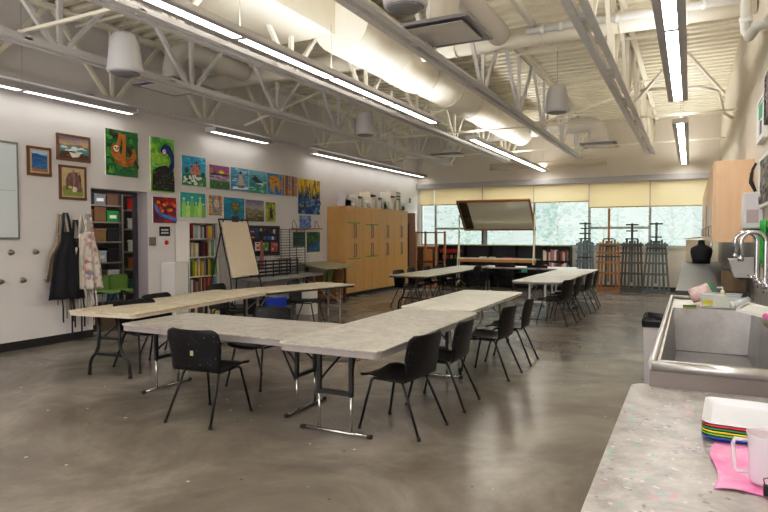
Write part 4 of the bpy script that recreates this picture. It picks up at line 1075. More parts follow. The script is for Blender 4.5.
# white model boxes and papers on top of the cabinets
PM = [mat('paper_white', 'f4f1ea', .7), mat('paper_warm', 'ece5d8', .7), mat('paper_lilac', 'ded8de', .7)]
rnd = random.Random(3)
mods = [(13.25, .5, .24, .30), (13.85, .3, .3, .34), (14.2, .26, .3, .26), (14.52, .4, .34, .46), (15.0, .3, .3, .38), (15.36, .34, .3, .30), (15.75, .38, .34, .52), (16.18, .3, .3, .62), (16.54, .36, .3, .26)]
ml = ['pale lilac box at the near end', 'white paper model with a dark notch', 'small white folded card model', 'tall white model with a dark cap', 'white open-fronted card model', 'cream card model with a blue corner', 'stepped white card model', 'tall white model with three dark slats', 'low cream box with lines at the far end']
for i, (y, w_, dp, h) in enumerate(mods):
    t = thing('card_model', ml[i]+', on top of the maple cabinets', 'model', (-8.05, y+w_/2, CH+.001), group='white card models on top of the cabinets')
    q = MB()
    q.box(-dp/2, dp/2, -w_/2, w_/2, 0, .012); q.box(-dp/2, dp/2, -w_/2, -w_/2+.01, .012, h); q.box(-dp/2, dp/2, w_/2-.01, w_/2, .012, h*.8)
    q.box(-dp/2, -dp/2+.01, -w_/2+.01, w_/2-.01, .012, h*.95); q.box(-dp/2+.02, dp/2-.02, -w_/2+.01, w_/2-.01, h*.5, h*.5+.01)
    q.box(dp/2-.01, dp/2, -w_/2+.01, w_*.1, .012, h*.55)
    q.box(-.01, .0, -w_*.4, w_*.45, h*.5+.01, h*1.05)
    if i in (0, 8, 5): q.box(dp/2-.01, dp/2, -w_/2+.01, w_/2-.01, .012, h*.78)
    q.build('shell', PM[2 if i == 0 else i % 2], t)
    q = MB()
    if i == 7:
        for k in range(3): q.box(dp/2-.005, dp/2+.006, -w_*.45, w_*.4, h*.5+.1*k, h*.5+.1*k+.03)
        q.build('dark_slats', mat('model_dark', '4a5250', .6), t)
    elif i in (1, 3, 4, 6):
        q.box(-.02, dp/2+.002, -w_*.2, w_*.25, h*.7, h*.7+.05); q.build('dark_detail', mat('model_dk%d' % i, ['4a4a4e','4a4a4e','4a4a4e','3a2a24','55608a','0','8a5560'][i], .6), t)
# brown door leaf behind the cabinets
q = MB(); q.box(-.35, .0, -.02, .02, 0, 2.34)
d = struct('door_2', q, mat('brown_door', '9a7768', .5, var=.06), loc=(-7.98, 17.75, 0))
q = MB(); q.box(-.28, -.22, -.03, -.021, .6, 2.0); q.build('door_glass', DARKB, d)
q = MB(); q.box(XL+.005-XL, .06, -.04, .04, 0, .16)
tag(q.build('thermostat', GREYW, None, loc=(XL, 18.3, 2.7), bevel=.005), 'small grey thermostat on the left wall near the window corner', 'thermostat')

# small wooden cabinet by the window
t = thing('small_cabinet', 'small dark-sided wooden cabinet beyond the tall maple cabinets', 'cabinet', (-7.82, 18.2, 0))
q = MB(); q.box(-.38, .38, -.25, .25, 0, 1.22); q.build('body', DARKW, t)
q = MB(); q.box(-.4, .4, -.27, .27, 1.22, 1.26); q.build('top', ORANGEW, t)
q = MB(); q.box(.05, .37, -.265, -.25, .05, 1.18); dd = q.build('door', mat('cab_orange', 'c98a50', .45, var=.08), t)
q = MB(); q.box(.08, .1, -.29, -.266, .55, .7); q.build('handle', HND, dd)
for k in range(4):
    q = MB(); q.box(-.36, .02, -.265, -.25, .06+.29*k, .32+.29*k); dr = q.build('drawer', DARKW, t)
    q = MB(); q.box(-.2, -.14, -.28, -.266, .18+.29*k, .2+.29*k); q.build('knob', HND, dr)
# wooden rail stand
t = thing('wooden_rail_stand', 'orange wooden stand of four posts and thin rails by the window', 'stand', (-7.35, 17.35, 0))
for x, y in ((-.42, 0), (-.2, .25), (.27, 0), (.44, .3)):
    q = MB(); q.box(x-.03, x+.03, y-.03, y+.03, 0, 1.74); q.build('post', ORANGEW, t)
q = MB(); q.bar((-.42, 0, 1.7), (.27, 0, 1.7), .025, .035); q.bar((-.2, .25, 1.7), (.44, .3, 1.7), .025, .03); q.build('top_rail', DARKW, t)
q = MB(); q.bar((-.42, 0, .78), (.27, 0, .78), .025, .05); q.bar((-.2, .25, .78), (.44, .3, .78), .025, .05); q.build('lower_rail', DARKW, t)
q = MB(); q.box(-.5, .34, -.06, .06, 0, .06); q.build('base', ORANGEW, t)

# black bookcases under the windows
BK = mat('bookcase_black', '1d1d23', .5)
BKT = mat('bookcase_top', '8a9460', .5)
bx0 = -7.32; bw = .835
bl = ['black low bookcase with red books and jars, nearest the wooden stand', 'black low bookcase left of the mirror stand', 'black low bookcase with white papers behind the mirror stand', 'black low bookcase mostly empty, right of centre', 'black low bookcase packed with books beside the grey easel']
for i in range(5):
    x = bx0+i*bw
    t = thing('low_bookcase', bl[i], 'bookcase', (x, 18.1, 0), group='low black bookcases under the windows')
    q = MB(); q.box(.005, .025, 0, .36, 0, 1.29); q.build('side_panel', BK, t)
    q = MB(); q.box(bw-.025, bw-.005, 0, .36, 0, 1.29); q.build('side_panel', BK, t)
    q = MB(); q.box(.025, bw-.025, .35, .36, 0, 1.29); q.build('back_panel', BK, t)
    for z in (.08, .48, .86):
        q = MB(); q.box(.025, bw-.025, 0, .35, z-.02, z); q.build('shelf', BK, t)
    q = MB(); q.box(.0, bw, -.02, .37, 1.29, 1.32); q.build('top', BKT, t)
def xbook(label, x, y, z, th, h, dp, m_, group):
    t = thing('book', label, 'book', (x, y, z), group=group)
    q = MB(); q.box(0, .004, 0, dp, 0, h); q.box(th-.004, th, 0, dp, 0, h); q.box(.004, th-.004, 0, .004, 0, h); q.build('cover', m_, t)
    q = MB(); q.box(.004, th-.004, .004, dp-.004, .004, h-.006); q.build('pages', PAGES, t)
rnd = random.Random(21)
for (bi, lv, z, seq, nmsh) in [(4, 0, .86, [2,5,0,2,9,13,5,0,6,10,13,2,0,9], 'upper'), (4, 1, .48, [0,2,6,13,5,9,0,10,7,2,5,9], 'middle')]:
    x = bx0+bi*bw+.035; avail = bw-.07; ws = [rnd.uniform(.7, 1.3) for _ in seq]; k = avail/sum(ws)*.97
    for j, ci in enumerate(seq):
        nm, hx = palette[ci]
        xbook('%s book, %s from the left on the %s shelf of the packed black bookcase' % (nm, ORD[j], nmsh), x, 18.12, z+.001, ws[j]*k-.002, rnd.uniform(.24, .33), .2, paint(hx, .45), 'books on the %s shelf of the packed black bookcase' % nmsh)
        x += ws[j]*k
for j in range(9):
    xbook('red binder, %s from the left on the top shelf by the wooden stand' % ORD[j], bx0+.05+j*.082, 18.12, 1.06, .07, .11, .2, paint('c01c2c', .45), 'red binders by the wooden stand')
q = MB(); q.box(.026, bw-.026, .0, .34, 1.035, 1.055)
tag(q.build('loose_shelf_board', BK, None, loc=(bx0, 18.1, 0)), 'extra black shelf board holding up the red binders', 'shelf board')
jc = [('ochre','b8863a'),('red','b03028'),('cream','d0b890'),('green','4a7a48'),('brown','7a5038')]
for j in range(5):
    t = thing('paint_jar', '%s paint jar, %s from the left under the red binders' % (jc[j][0], ORD[j]), 'jar', (bx0+.13+j*.14, 18.25, .861), group='paint jars under the red binders')
    q = MB(); q.lathe([(.04,0),(.045,.01),(.045,.1),(.03,.12)], seg=12); q.build('jar_body', paint(jc[j][1], .4), t)
    q = MB(); q.lathe([(.034,.12),(.034,.145)], seg=12); q.build('lid', BLACKM, t)
for j, (x, c, lb, z) in enumerate([(-5.75, 'd8d4cc', 'flat stack of white paper on the black bookcase shelf', .861), (-5.0, 'b02030', 'flat red folder pile on the black bookcase shelf', .861), (-4.3, '9ab090', 'pale green flat folder on the black bookcase shelf', .861), (-6.2, 'c8c4bc', 'grey paper pile low in the black bookcase', .481), (-3.5-.9, '38b0a8', 'teal folder low in the black bookcase', .481)]):
    q = MB()
    for k in range(4 if j != 2 else 2): q.box(-.25+.01*(k % 2), .25-.012*k, -.13+.006*k, .13, k*.02, k*.02+.018)
    tag(q.build('paper_stack', paint(c), None, loc=(x+.05, 18.26, z)), lb, 'papers')

# tilted mirror in a wooden frame on its stand
t = thing('demonstration_mirror', 'large wood-framed mirror tilted over its tall stand in front of the windows', 'mirror', (-5.19, 17.4, 2.21))
Mx = Matrix.Rotation(R(42), 3, 'X')
def mm(q, m_=None):
    q.v = [tuple(Mx @ Vector(v)) for v in q.v]; return q
hw, hh = 1.06, .53
q = MB(); q.box(-hw, hw, -.012, .012, -hh, hh); mm(q).build('mirror_glass', mat('mirror_silver', 'd2d0c0', .15, metal=.25), t)
q = MB(); q.box(-hw-.03, hw+.03, -.03, .03, hh, hh+.05); q.box(-hw-.03, hw+.03, -.03, .03, -hh-.05, -hh); q.box(-hw-.05, -hw, -.03, .03, -hh-.05, hh+.05); q.box(hw, hw+.05, -.03, .03, -hh-.05, hh+.05)
mm(q).build('frame', mat('mirror_frame', '94602f', .45, var=.15), t)
q = MB(); q.box(-hw, hw, .013, .03, -hh, hh); mm(q).build('backing', DARKW, t)
q = MB(); q.box(-hw+.01, -hw+.28, -.0135, -.0125, -hh+.01, hh-.01); q_ = mm(q).build('reflection_strip', mat('painted_reflection', '4a4434', .1, metal=.7), t)  # dark strip painted on the glass as a reflection of the trusses
CRM = mat('stand_cream', 'd5cfb8', .45)
for s_ in (-1, 1):
    x = s_*1.15
    q = MB(); q.tube([(x, 0, .02), (x, 0, -2.1)], .022, seg=10); q.build('upright', CRM, t)
    q = MB(); q.tube([(x-.02*s_, -.3, -2.12), (x, 0, -1.95), (x-.02*s_, .45, -2.12)], .022, seg=8); q.build('foot', CRM, t)
    q = MB(); q.tube([(x, -.02, -.6), (x-.0, -.25, -2.1)], .018, seg=8); q.build('brace', CRM, t)
    q = MB(); q.tube([(x, 0, 0), (x-s_*.1, 0, 0)], .02, seg=8); q.build('pivot', DARKB, t)
    for yy in (-.3, .45):
        q = MB(); q.lathe([(0,-.02),(.04,-.02),(.04,.02),(0,.02)], (x-.02*s_, yy, -2.155), M=Matrix.Rotation(R(90), 3, 'Y'), seg=12); q.build('caster', DARKB, t)
q = MB(); q.box(-1.2, 1.2, -.04, .04, -1.4, -1.32); q.build('cross_rail', mat('rail_orange', 'c98a4a', .5), t)
q = MB(); q.box(-1.2, 1.2, -.045, .045, -1.32, -1.27); q.build('rail_top', CRM, t)

# studio easels in front of the right part of the windows
GEZ = mat('easel_grey', '6c7776', .5, var=.15, scale=10)
GEZ2 = mat('easel_dark', '5b5552', .5, var=.2, scale=10)
GEZ3 = mat('easel_blue_grey', '7d8c92', .5, var=.12, scale=10)
TRAY = mat('easel_tray', '3e4440', .5)
def easel(label, x, y, H_, m_, m2, splay=.16, base=True, w=.3, boards=(1.0, 1.25, 1.5), seed=0):
    t = thing('studio_easel', label, 'easel', (x, y, 0), group='folded studio easels before the windows')
    r_ = random.Random(seed)
    for k, (dx, tp) in enumerate(((-w, 1.42), (-w*.62, 1.5), (-w*.3, 1.46), (w*.3, 1.47), (w*.62, 1.5), (w, 1.42))):
        q = MB(); q.bar((dx*(1+splay), -.05 if k % 2 else .12, .05), (dx*.82, .0 if k % 2 else .08, tp), .055, .04, up=(0,1,0)); q.build('upright', m_ if k not in (2, 3) else m2, t)
    q = MB(); q.bar((0, -.02, .3), (0, -.02, H_), .06, .045, up=(0,1,0)); q.build('mast', m_, t)
    for z in (.12, .55, .85, 1.12, 1.36):
        q = MB(); q.bar((-w*1.12, -.06, z), (w*1.12, -.06, z), .035, .06); q.build('cross_bar', m_, t)
    for j, z in enumerate(boards):
        hw_ = w*(.95 if j == 0 else .55)+r_.uniform(-.03, .05)
        q = MB(); q.box(-hw_, hw_, -.14, -.02, z, z+.035); q.build('tray', TRAY, t)
    q = MB(); q.box(-.16, .16, -.09, .02, H_-.06, H_-.02) if H_ < 2.2 else q.box(-.02, .02, -.03, .02, H_-.01, H_)
    q.build('top_clamp', TRAY, t)
    for s_ in (-1, 1):
        q = MB(); q.bar((s_*w*1.1, -.3, .03), (s_*w*1.1, .3, .03), .05, .05); q.build('foot', m_, t)
    q = MB(); q.bar((-w*1.1, -.12, .06), (w*1.1, -.12, .06), .05, .05); q.build('base_rail', m_, t)
easel('grey metal studio easel beside the packed black bookcase', -2.78, 18.45, 2.0, GEZ3, GEZ, boards=(.95, 1.5, 1.65, 1.8), w=.23, seed=1)
easel('orange wooden studio easel with the tallest mast', -2.07, 18.0, 2.38, ORANGEW, GEZ2, boards=(1.0, 1.3, 1.5), w=.29, splay=.08, seed=2)
easel('dark grey studio easel between the orange one and the last one', -1.46, 18.0, 1.95, GEZ2, GEZ, boards=(1.3, 1.5, 1.72), w=.27, splay=.06, seed=3)
easel('green-grey studio easel nearest the counter', -.84, 17.95, 1.97, GEZ, GEZ3, boards=(1.25, 1.42, 1.55), w=.26, splay=.3, seed=4)

# ------------------------------------------------------------------ storage room shelves and boxes
SHM = mat('shelf_metal', '8f8a80', .5, metal=.3)
def unit(label, x, y0, y1, lv):
    t = thing('storage_shelving', label, 'shelving', (x, y0, 0))
    w_ = y1-y0
    for xx in (-.5, -.02):
        for yy in (0, w_-.03):
            q = MB(); q.box(xx, xx+.03, yy, yy+.03, 0, 2.75); q.build('post', SHM, t)
    for z in lv:
        q = MB(); q.box(-.49, 0, .005, w_-.005, z-.03, z); q.build('shelf', SHM, t)
LV = [.35, .72, 1.1, 1.5, 1.88, 2.2]
unit('metal storage shelving on the left inside the doorway', -9.95, 7.15, 8.12, LV)
LV2 = [.5, .95, 1.3, 1.75, 2.12, 2.42]
unit('metal storage shelving on the right inside the doorway', -9.65, 8.16, 8.95, LV2)
lvn = ['lowest', 'second', 'third', 'fourth', 'fifth', 'top']
bxs = {'left': (-9.95, 7.22, LV, [[('grey','8a9298'),('white','c8ccd0'),('blue','4a6a8a')],[('white','c8c4c0'),('brown','6a4428'),('white','d8d8d8')],[('grey','a8a8a8'),('pale','b8bcc0'),('black','1c1c20')],[('brown cardboard','8a6440'),('tan','8a6a40'),('black','202024')],[('brown','7a4a28'),('orange','7a5838'),('bright green','2a9038')],[('black','26262a'),('glassy grey','7a7a80'),('brown','6a4c38')]]),
       'right': (-9.65, 8.22, LV2, [[('teal','3a7a70'),('dark teal','2a5a58')],[('brown','9a6438'),('white','c8c8c8')],[('white','d0cabc'),('cream','c8c0a8')],[('pale grey','c0bcb8'),('grey','98948f')],[('red','c82820'),('grey','8a8a88')],[('cream','d0c8b8'),('green','3a8a48')]])}
rnd = random.Random(8)
for side, (x, y, lv, rows_) in bxs.items():
    for k, row in enumerate(rows_):
        n = len(row); wt = .84 if side == 'left' else .66
        for j, (nm, hx) in enumerate(row):
            w_ = wt/n-.03; h = rnd.uniform(.2, .3); yy = y+j*wt/n+w_/2+.01
            t = thing('storage_box', '%s box, %s from the left on the %s level of the %s storage shelving' % (nm, ORD[j], lvn[k], side), 'box', (x-.17, yy, lv[k]+.001), group='boxes on the storage shelving')
            q = MB(); q.box(-.14, .14, -w_/2, w_/2, 0, h*.82); q.build('box_body', paint(hx, .6), t, bevel=.008)
            q = MB(); q.box(-.148, .148, -w_/2-.006, w_/2+.006, h*.82, h); q.build('lid', paint(hx, .5, .2, 9), t, bevel=.006)
            if (j+k) % 3 == 0:
                q = MB(); q.box(.1405, .142, -w_*.3, w_*.3, h*.3, h*.6); q.build('sticker', paint('dcdcdc'), t)
# ------------------------------------------------------------------ right side: sink, counter, wall cabinets, near table
SX0, SX1, SY0, SY1, SZ = -.20, .62, 3.52, 7.62, .90
t = thing('utility_sink', 'long stainless steel trough sink along the right wall, worn and paint-stained', 'sink', (0, 0, 0))
ix0, ix1, iy0, iy1, zb = SX0+.055, SX1-.09, SY0+.30, SY1-.95, .46
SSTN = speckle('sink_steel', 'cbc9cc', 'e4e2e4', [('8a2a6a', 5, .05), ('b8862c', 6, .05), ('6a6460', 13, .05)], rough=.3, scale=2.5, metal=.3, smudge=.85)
SSTS = speckle('sink_steel_side_shaded', '8f8c8e', 'a8a5a8', [('6a6460', 13, .05)], rough=.35, scale=2.5, metal=.4, smudge=.8)  # basin shading put into the colour: sides darker than the end walls
SSTF = speckle('sink_steel_floor_shaded', '7f7c7e', '989597', [('5a5460', 9, .06)], rough=.3, scale=2.5, metal=.4, smudge=.75)  # floor toned darkest, the shade of the deep basin in its colour
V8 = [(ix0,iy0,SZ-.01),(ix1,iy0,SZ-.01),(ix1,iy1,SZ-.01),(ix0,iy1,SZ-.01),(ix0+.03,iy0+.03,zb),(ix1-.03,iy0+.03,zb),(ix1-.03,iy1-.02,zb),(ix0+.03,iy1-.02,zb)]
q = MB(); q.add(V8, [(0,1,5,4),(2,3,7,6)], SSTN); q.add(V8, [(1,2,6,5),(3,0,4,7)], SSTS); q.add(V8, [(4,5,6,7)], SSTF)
q.tube([V8[6],V8[7]], .008, SSTF, seg=6)
q.build('basin', None, t, fix=False)
q = MB()
q.box(SX0+.03, ix0, SY0+.02, SY1, SZ-.012, SZ); q.box(ix1, SX1, SY0+.02, SY1, SZ-.012, SZ)
q.box(ix0, ix1, SY0+.02, iy0, SZ-.02, SZ-.008); q.box(ix0, ix1, iy1, SY1, SZ-.02, SZ-.008)
q.build('deck', STEELD, t)
q = MB()
q.tube([(SX0+.02, SY0+.015, SZ+.012), (SX0+.02, SY1, SZ+.012)], .022, seg=10)
q.tube([(SX0+.02, SY0+.015, SZ+.012), (SX1, SY0+.015, SZ+.012)], .028, seg=10)
q.tube([(SX0+.02, SY1, SZ+.012), (SX1, SY1, SZ+.012)], .022, seg=10)
q.build('rolled_rim', STEEL, t)
q = MB(); q.box(SX0+.02, SX1, SY0+.01, SY0+.03, SZ-.16, SZ); q.box(SX0+.01, SX0+.03, SY0+.02, SY1, SZ-.14, SZ); q.box(SX0+.04, SX1-.02, SY0+.2, SY0+.21, .44, SZ-.1); q.box(SX0+.035, SX0+.045, SY0+.2, SY1-.5, .44, SZ-.1); q.build('apron_panel', mat('sink_side', '8f8684', .45, metal=.4), t)
q = MB(); q.box(SX1, XR-.015, SY0, SY1, SZ, 1.14); q.build('backsplash', STEELD, t)
for y in (SY0+.12, (SY0+SY1)/2, SY1-.15):
    for x in (SX0+.025, SX1-.03):
        q = MB(); q.tube([(x, y, SZ-.13), (x, y, 0)], .016, seg=8); q.build('leg', STEEL, t)
q = MB(); q.lathe([(0,.005),(.045,.005),(.05,.0)], (.2, 5.2, zb+.001), seg=16); q.build('drain', CHROME, t)
# faucets
def faucet(label, y, x=.60, tw=0, h=1.645, rad=.085):
    t = thing('faucet', label, 'faucet', (x, y, 0), tw, group='gooseneck faucets over the trough sink')
    FC = mat('faucet_chrome', 'c3c3cc', .16, metal=1.)
    q = MB(); q.tube([(0,0,1.145),(0,0,1.18),(0,0,h-rad)] + arc((-rad,0,h-rad), rad, 0, 180, 14, 'xz')[1:] + [(-2*rad,0,h-rad-.14)], .0175, seg=12); q.build('spout', FC, t)
    q = MB(); q.lathe([(.028,0),(.03,.02),(.024,.05),(.02,.09)], (0,0,1.19), seg=14); q.build('collar', FC, t)
    q = MB(); q.tube([(-2*rad,0,h-rad-.15),(-2*rad,0,h-rad-.11)], .022, seg=12); q.build('aerator', FC, t)
    q = MB(); q.tube([(0,-.13,1.2),(0,.13,1.2)], .018, seg=10); q.tube([(0,-.11,1.2),(.06,-.11,1.2)], .018, seg=8); q.tube([(0,.11,1.2),(.06,.11,1.2)], .018, seg=8); q.build('body', FC, t)
    for s_ in (-1, 1):
        q = MB(); q.lathe([(.02,0),(.024,.03),(.012,.045)], (0, s_*.12, 1.2), seg=12); q.tube([(0,s_*.12,1.235),(-.06,s_*.14,1.25)], .008, seg=8); q.build('handle', FC, t)
faucet('chrome gooseneck faucet nearest the camera over the trough sink', 5.58, x=.53)
faucet('chrome gooseneck faucet just behind the nearest one', 6.3, x=.53)
# things on the sink ledge
CLR = mat('clear_plastic', 'e8eef0', .12, alpha=.32, spec=.6)
MILK = mat('milky_plastic', 'eef2f4', .25, alpha=.5)
t = thing('paint_tub', 'white paint tub with a green rim lying on the sink ledge', 'tub', (.13, 7.12, 1.02), 20)
M = Matrix.Rotation(R(68), 3, 'Y') @ Matrix.Rotation(R(10), 3, 'X')
q = MB(); q.lathe([(0,-.13),(.075,-.13),(.085,.09),(.0,.09)], M=M, seg=20); q.build('tub_body', mat('tub_white', 'e3dedd', .4, col2='d88a90', scale=12), t)
q = MB(); q.lathe([(.088,.06),(.093,.065),(.093,.085),(.088,.09)], M=M, seg=20); q.build('rim_band', mat('tub_green', '2a8a60', .4), t)
q = MB(); q.lathe([(.08,.092),(.07,.05),(0,.04)], M=M, seg=20); q.build('inside', mat('tub_red', 'b8585a', .5), t)
t = thing('clear_basket', 'clear plastic basket with a yellow label on the sink ledge', 'basket', (.28, 6.85, .901), -8)
q = MB(); q.box(-.17,.17,-.11,.11,0,.005); q.box(-.17,.17,-.11,-.106,.005,.13); q.box(-.17,.17,.106,.11,.005,.13); q.box(-.17,-.166,-.106,.106,.005,.13); q.box(.166,.17,-.106,.106,.005,.13); q.build('basket_body', CLR, t)
q = MB(); q.tube([(-.175,-.115,.13),(.175,-.115,.13),(.175,.115,.13),(-.175,.115,.13),(-.175,-.115,.13)], .006, seg=6); q.build('rim', MILK, t)
q = MB(); q.box(-.15,-.06,-.112,-.1105,.02,.075); q.build('yellow_label', paint('c8c04a'), t)
t = thing('soap_bottle', 'cream soap bottle with a white pump standing in the clear basket', 'bottle', (.29, 6.85, .908))
q = MB(); q.lathe([(.045,0),(.05,.01),(.05,.1),(.02,.13),(.018,.14)], seg=16); q.build('bottle_body', mat('soap_cream', 'd8d4b0', .35), t)
q = MB(); q.lathe([(.02,.14),(.02,.16),(.007,.162),(.007,.19)], seg=12); q.tube([(0,0,.19),(-.05,-.01,.188)], .008, seg=6); q.build('pump', WHITE, t)
t = thing('plastic_cup', 'milky plastic cup tipped over beside the clear basket', 'cup', (.44, 6.7, .955), 15)
M = Matrix.Rotation(R(75), 3, 'Y')
q = MB(); q.lathe([(0,-.08),(.045,-.08),(.055,.08)], M=M, seg=18); q.build('cup_body', MILK, t)
q = MB(); q.lathe([(.046,-.085),(.048,-.07)], M=M, seg=18); q.build('base_ring', WHITE, t)
t = thing('plastic_tray', 'white plastic tray with a pink corner leaning over the sink ledge', 'tray', (.50, 5.75, .99), 0)
E_ = Euler((R(6), R(10), R(-20))).to_matrix() @ Matrix.Scale(.72, 3)
q = MB(); q.box(-.17,.17,-.2,.2,0,.01); q.box(-.17,.17,-.2,-.19,.01,.035); q.box(-.17,.17,.19,.2,.01,.035); q.box(-.17,-.16,-.19,.19,.01,.035); q.box(.16,.17,-.19,.19,.01,.035)
q.v = [tuple(E_ @ Vector(v)) for v in q.v]; q.build('tray_body', WHITE, t)
q = MB(); q.box(.1,.172,-.203,-.12,-.002,.037); q.v = [tuple(E_ @ Vector(v)) for v in q.v]; q.build('pink_corner', paint('d870b0'), t)
q = MB(); q.box(-.06,.06,-.035,.035,0,.02)
t = q.build('sponge', mat('sponge_yellow', 'b8a23a', .9, bump=.5, scale=80), None, loc=(.0, 6.62, .896), bevel=.004); tag(t, 'green and yellow sponge on the far edge of the sink', 'sponge')
q = MB(); q.box(-.06,.06,-.035,.035,.02,.03); q.build('scouring_pad', mat('pad_green', '1f6a4a', .9), t)
# trash bin
t = thing('trash_bin', 'slim white trash bin with a black bag, standing beside the sink', 'bin', (-.315, 6.9, 0))
q = MB(); q.add([(-.09,-.2,0),(.08,-.2,0),(.08,.2,0),(-.09,.2,0),(-.11,-.25,.76),(.10,-.25,.76),(.10,.25,.76),(-.11,.25,.76)], [(0,3,2,1),(0,1,5,4),(1,2,6,5),(2,3,7,6),(3,0,4,7)]); q.build('bin_body', mat('bin_grey', 'c9c4c8', .5), t)
BAG = mat('bin_bag', '17161c', .3)
q = MB(); o1 = rrect(-.12,.11,-.26,.26,.03)
n = len(o1); vs = []
for j, (s_, z) in enumerate(((1.0,.68),(1.03,.72),(1.02,.765),(.96,.77),(.85,.62))):
    for i, (a, b_) in enumerate(o1): vs.append((a*s_+.004*math.sin(i*2.3+j), b_*s_+.004*math.cos(i*3.1), z+.012*math.sin(i*1.9+j)))
q.add(vs, [(j*n+i, j*n+(i+1)%n, (j+1)*n+(i+1)%n, (j+1)*n+i) for j in range(4) for i in range(n)], None, True)
q.poly([(a*.85, b_*.85, .62) for a, b_ in o1]); q.build('bin_bag', BAG, t, fix=False)

# far counter with base cabinets
t = thing('counter', 'long steel-topped counter running to the windows along the right wall', 'counter', (0, 0, 0))
q = MB(); q.box(-.17, XR-.02, 8.66, 18.6, .86, .90); q.build('worktop', mat('counter_top', '66635f', .42, metal=.0, spec=.25, var=.12, scale=2), t, bevel=.004)
q = MB(); q.box(-.172, XR-.02, 8.63, 8.66, .70, .90); q.build('end_band', mat('counter_edge', '45454d', .5), t)
q = MB(); q.box(-.12, XR-.02, 8.7, 18.55, .1, .86); q.build('base', mat('counter_base', 'b8a890', .5), t)
q = MB(); q.box(-.08, XR-.02, 8.72, 18.5, 0, .1); q.build('plinth', DARKB, t)
for k in range(12):
    y0 = 8.74+k*.815
    q = MB(); q.box(-.14, -.122, y0, y0+.8, .12, .84); dd = q.build('door', MAPLE, t)
    q = MB(); q.tube([(-.165, y0+.1, .62), (-.165, y0+.1, .78)], .006, seg=6); q.build('handle', HND, dd)
m, nt, b = newmat('backsplash_tile'); N, Lk = nt.nodes, nt.links
tc = N.new('ShaderNodeTexCoord'); br = N.new('ShaderNodeTexBrick'); mp = N.new('ShaderNodeMapping'); mp.inputs['Rotation'].default_value = (0, R(90), R(90))
br.inputs['Scale'].default_value = 6; br.inputs['Color1'].default_value = (*lin('6f675f'), 1); br.inputs['Color2'].default_value = (*lin('8a8178'), 1); br.inputs['Mortar'].default_value = (*lin('4e4843'), 1)
br.inputs['Mortar Size'].default_value = .015; br.offset = 0
Lk.new(tc.outputs['Object'], mp.inputs[0]); Lk.new(mp.outputs[0], br.inputs['Vector']); Lk.new(br.outputs[0], b.inputs['Base Color']); b.inputs['Roughness'].default_value = .3
q = MB(); q.box(XR-.014, XR-.001, 7.66, 18.6, .9, 1.53); struct('trim_3', q, m)
# wall cabinets
def wallcab(label, y0, y1):
    t = thing('wall_cabinet', label, 'cabinet', (0, 0, 0), group='pale maple wall cabinets over the counter')
    q = MB(); q.box(.262, XR-.005, y0, y1, 1.53, 2.55); q.build('carcass', MAPLE2, t, bevel=.003)
    h = (y1-y0)/2
    for k in range(2):
        q = MB(); q.box(.24, .26, y0+k*h+.003, y0+(k+1)*h-.003, 1.535, 2.545); dd = q.build('door', MAPLE2, t)
        yy = y0+h+(-.06 if k == 0 else .06)
        q = MB(); q.tube([(.24,yy,1.6),(.215,yy,1.61),(.215,yy,1.74),(.24,yy,1.75)], .006, seg=6); q.build('handle', HND, dd)
for lb, k in (('nearest the sink', 0), ('second from the sink', 1), ('third from the sink', 2), ('fourth from the sink', 3), ('farthest, nearest the windows', 4)):
    wallcab('pale maple wall cabinet over the counter, '+lb, 8.6+k*1.64, 8.6+(k+1)*1.64-.004)
# sheets of paper taped to the cabinet doors
for k, (y, z, c, lb) in enumerate([(9.9, 1.72, 'd8d4d8', 'pale sheet of paper taped low on the wall cabinet doors, nearest'), (12.2, 1.85, 'a88a98', 'mauve sheet of paper taped on the wall cabinet doors'), (15.0, 1.7, 'c8b8c0', 'pale pink sheet of paper taped on the farthest wall cabinet doors')]):
    q = MB(); q.box(.236, .239, y-.3, y+.3, z-.15, z+.3); tag(q.build('paper_sheet', paint(c)), lb, 'paper')
# dress form on the counter
t = thing('dress_form', 'black headless dress form standing at the far end of the counter', 'dress form', (.24, 17.1, .905))
q = MB()
rings = [(0,.20,.13),(.12,.21,.14),(.2,.235,.14),(.3,.25,.13),(.38,.24,.11),(.43,.17,.09),(.47,.09,.08),(.52,.075,.07),(.57,.075,.07)]
vs = []; n = 24
for z, rx, ry in rings:
    for k in range(n): a = 2*math.pi*k/n; vs.append((rx*math.cos(a), ry*math.sin(a), z))
q.add(vs, [(j*n+k, j*n+(k+1)%n, (j+1)*n+(k+1)%n, (j+1)*n+k) for j in range(len(rings)-1) for k in range(n)]+[tuple(reversed(range(n))), tuple((len(rings)-1)*n+k for k in range(n))], None, True)
q.build('torso', mat('form_black', '19181f', .7), t)
q = MB(); q.lathe([(.08,.572),(.06,.59),(0,.6)], seg=16); q.build('neck_cap', DARKB, t)
q = MB(); q.box(-.22,.36,-.3,.3,0,.6); tag(q.build('cream_box', mat('cream_box', 'cfc2ac', .6), None, loc=(.1, 18.15, .902)), 'cream cardboard box at the window end of the counter', 'box')
q = MB(); q.bar((-.28, -.1, .02), (.2, .1, .05), .05, .02); q.bar((-.25, .1, .02), (.15, -.1, .07), .04, .02); tag(q.build('wood_offcuts', ORANGEW, None, loc=(.1, 18.15, 1.5)), 'wooden offcuts lying on the cream cardboard box', 'wood')
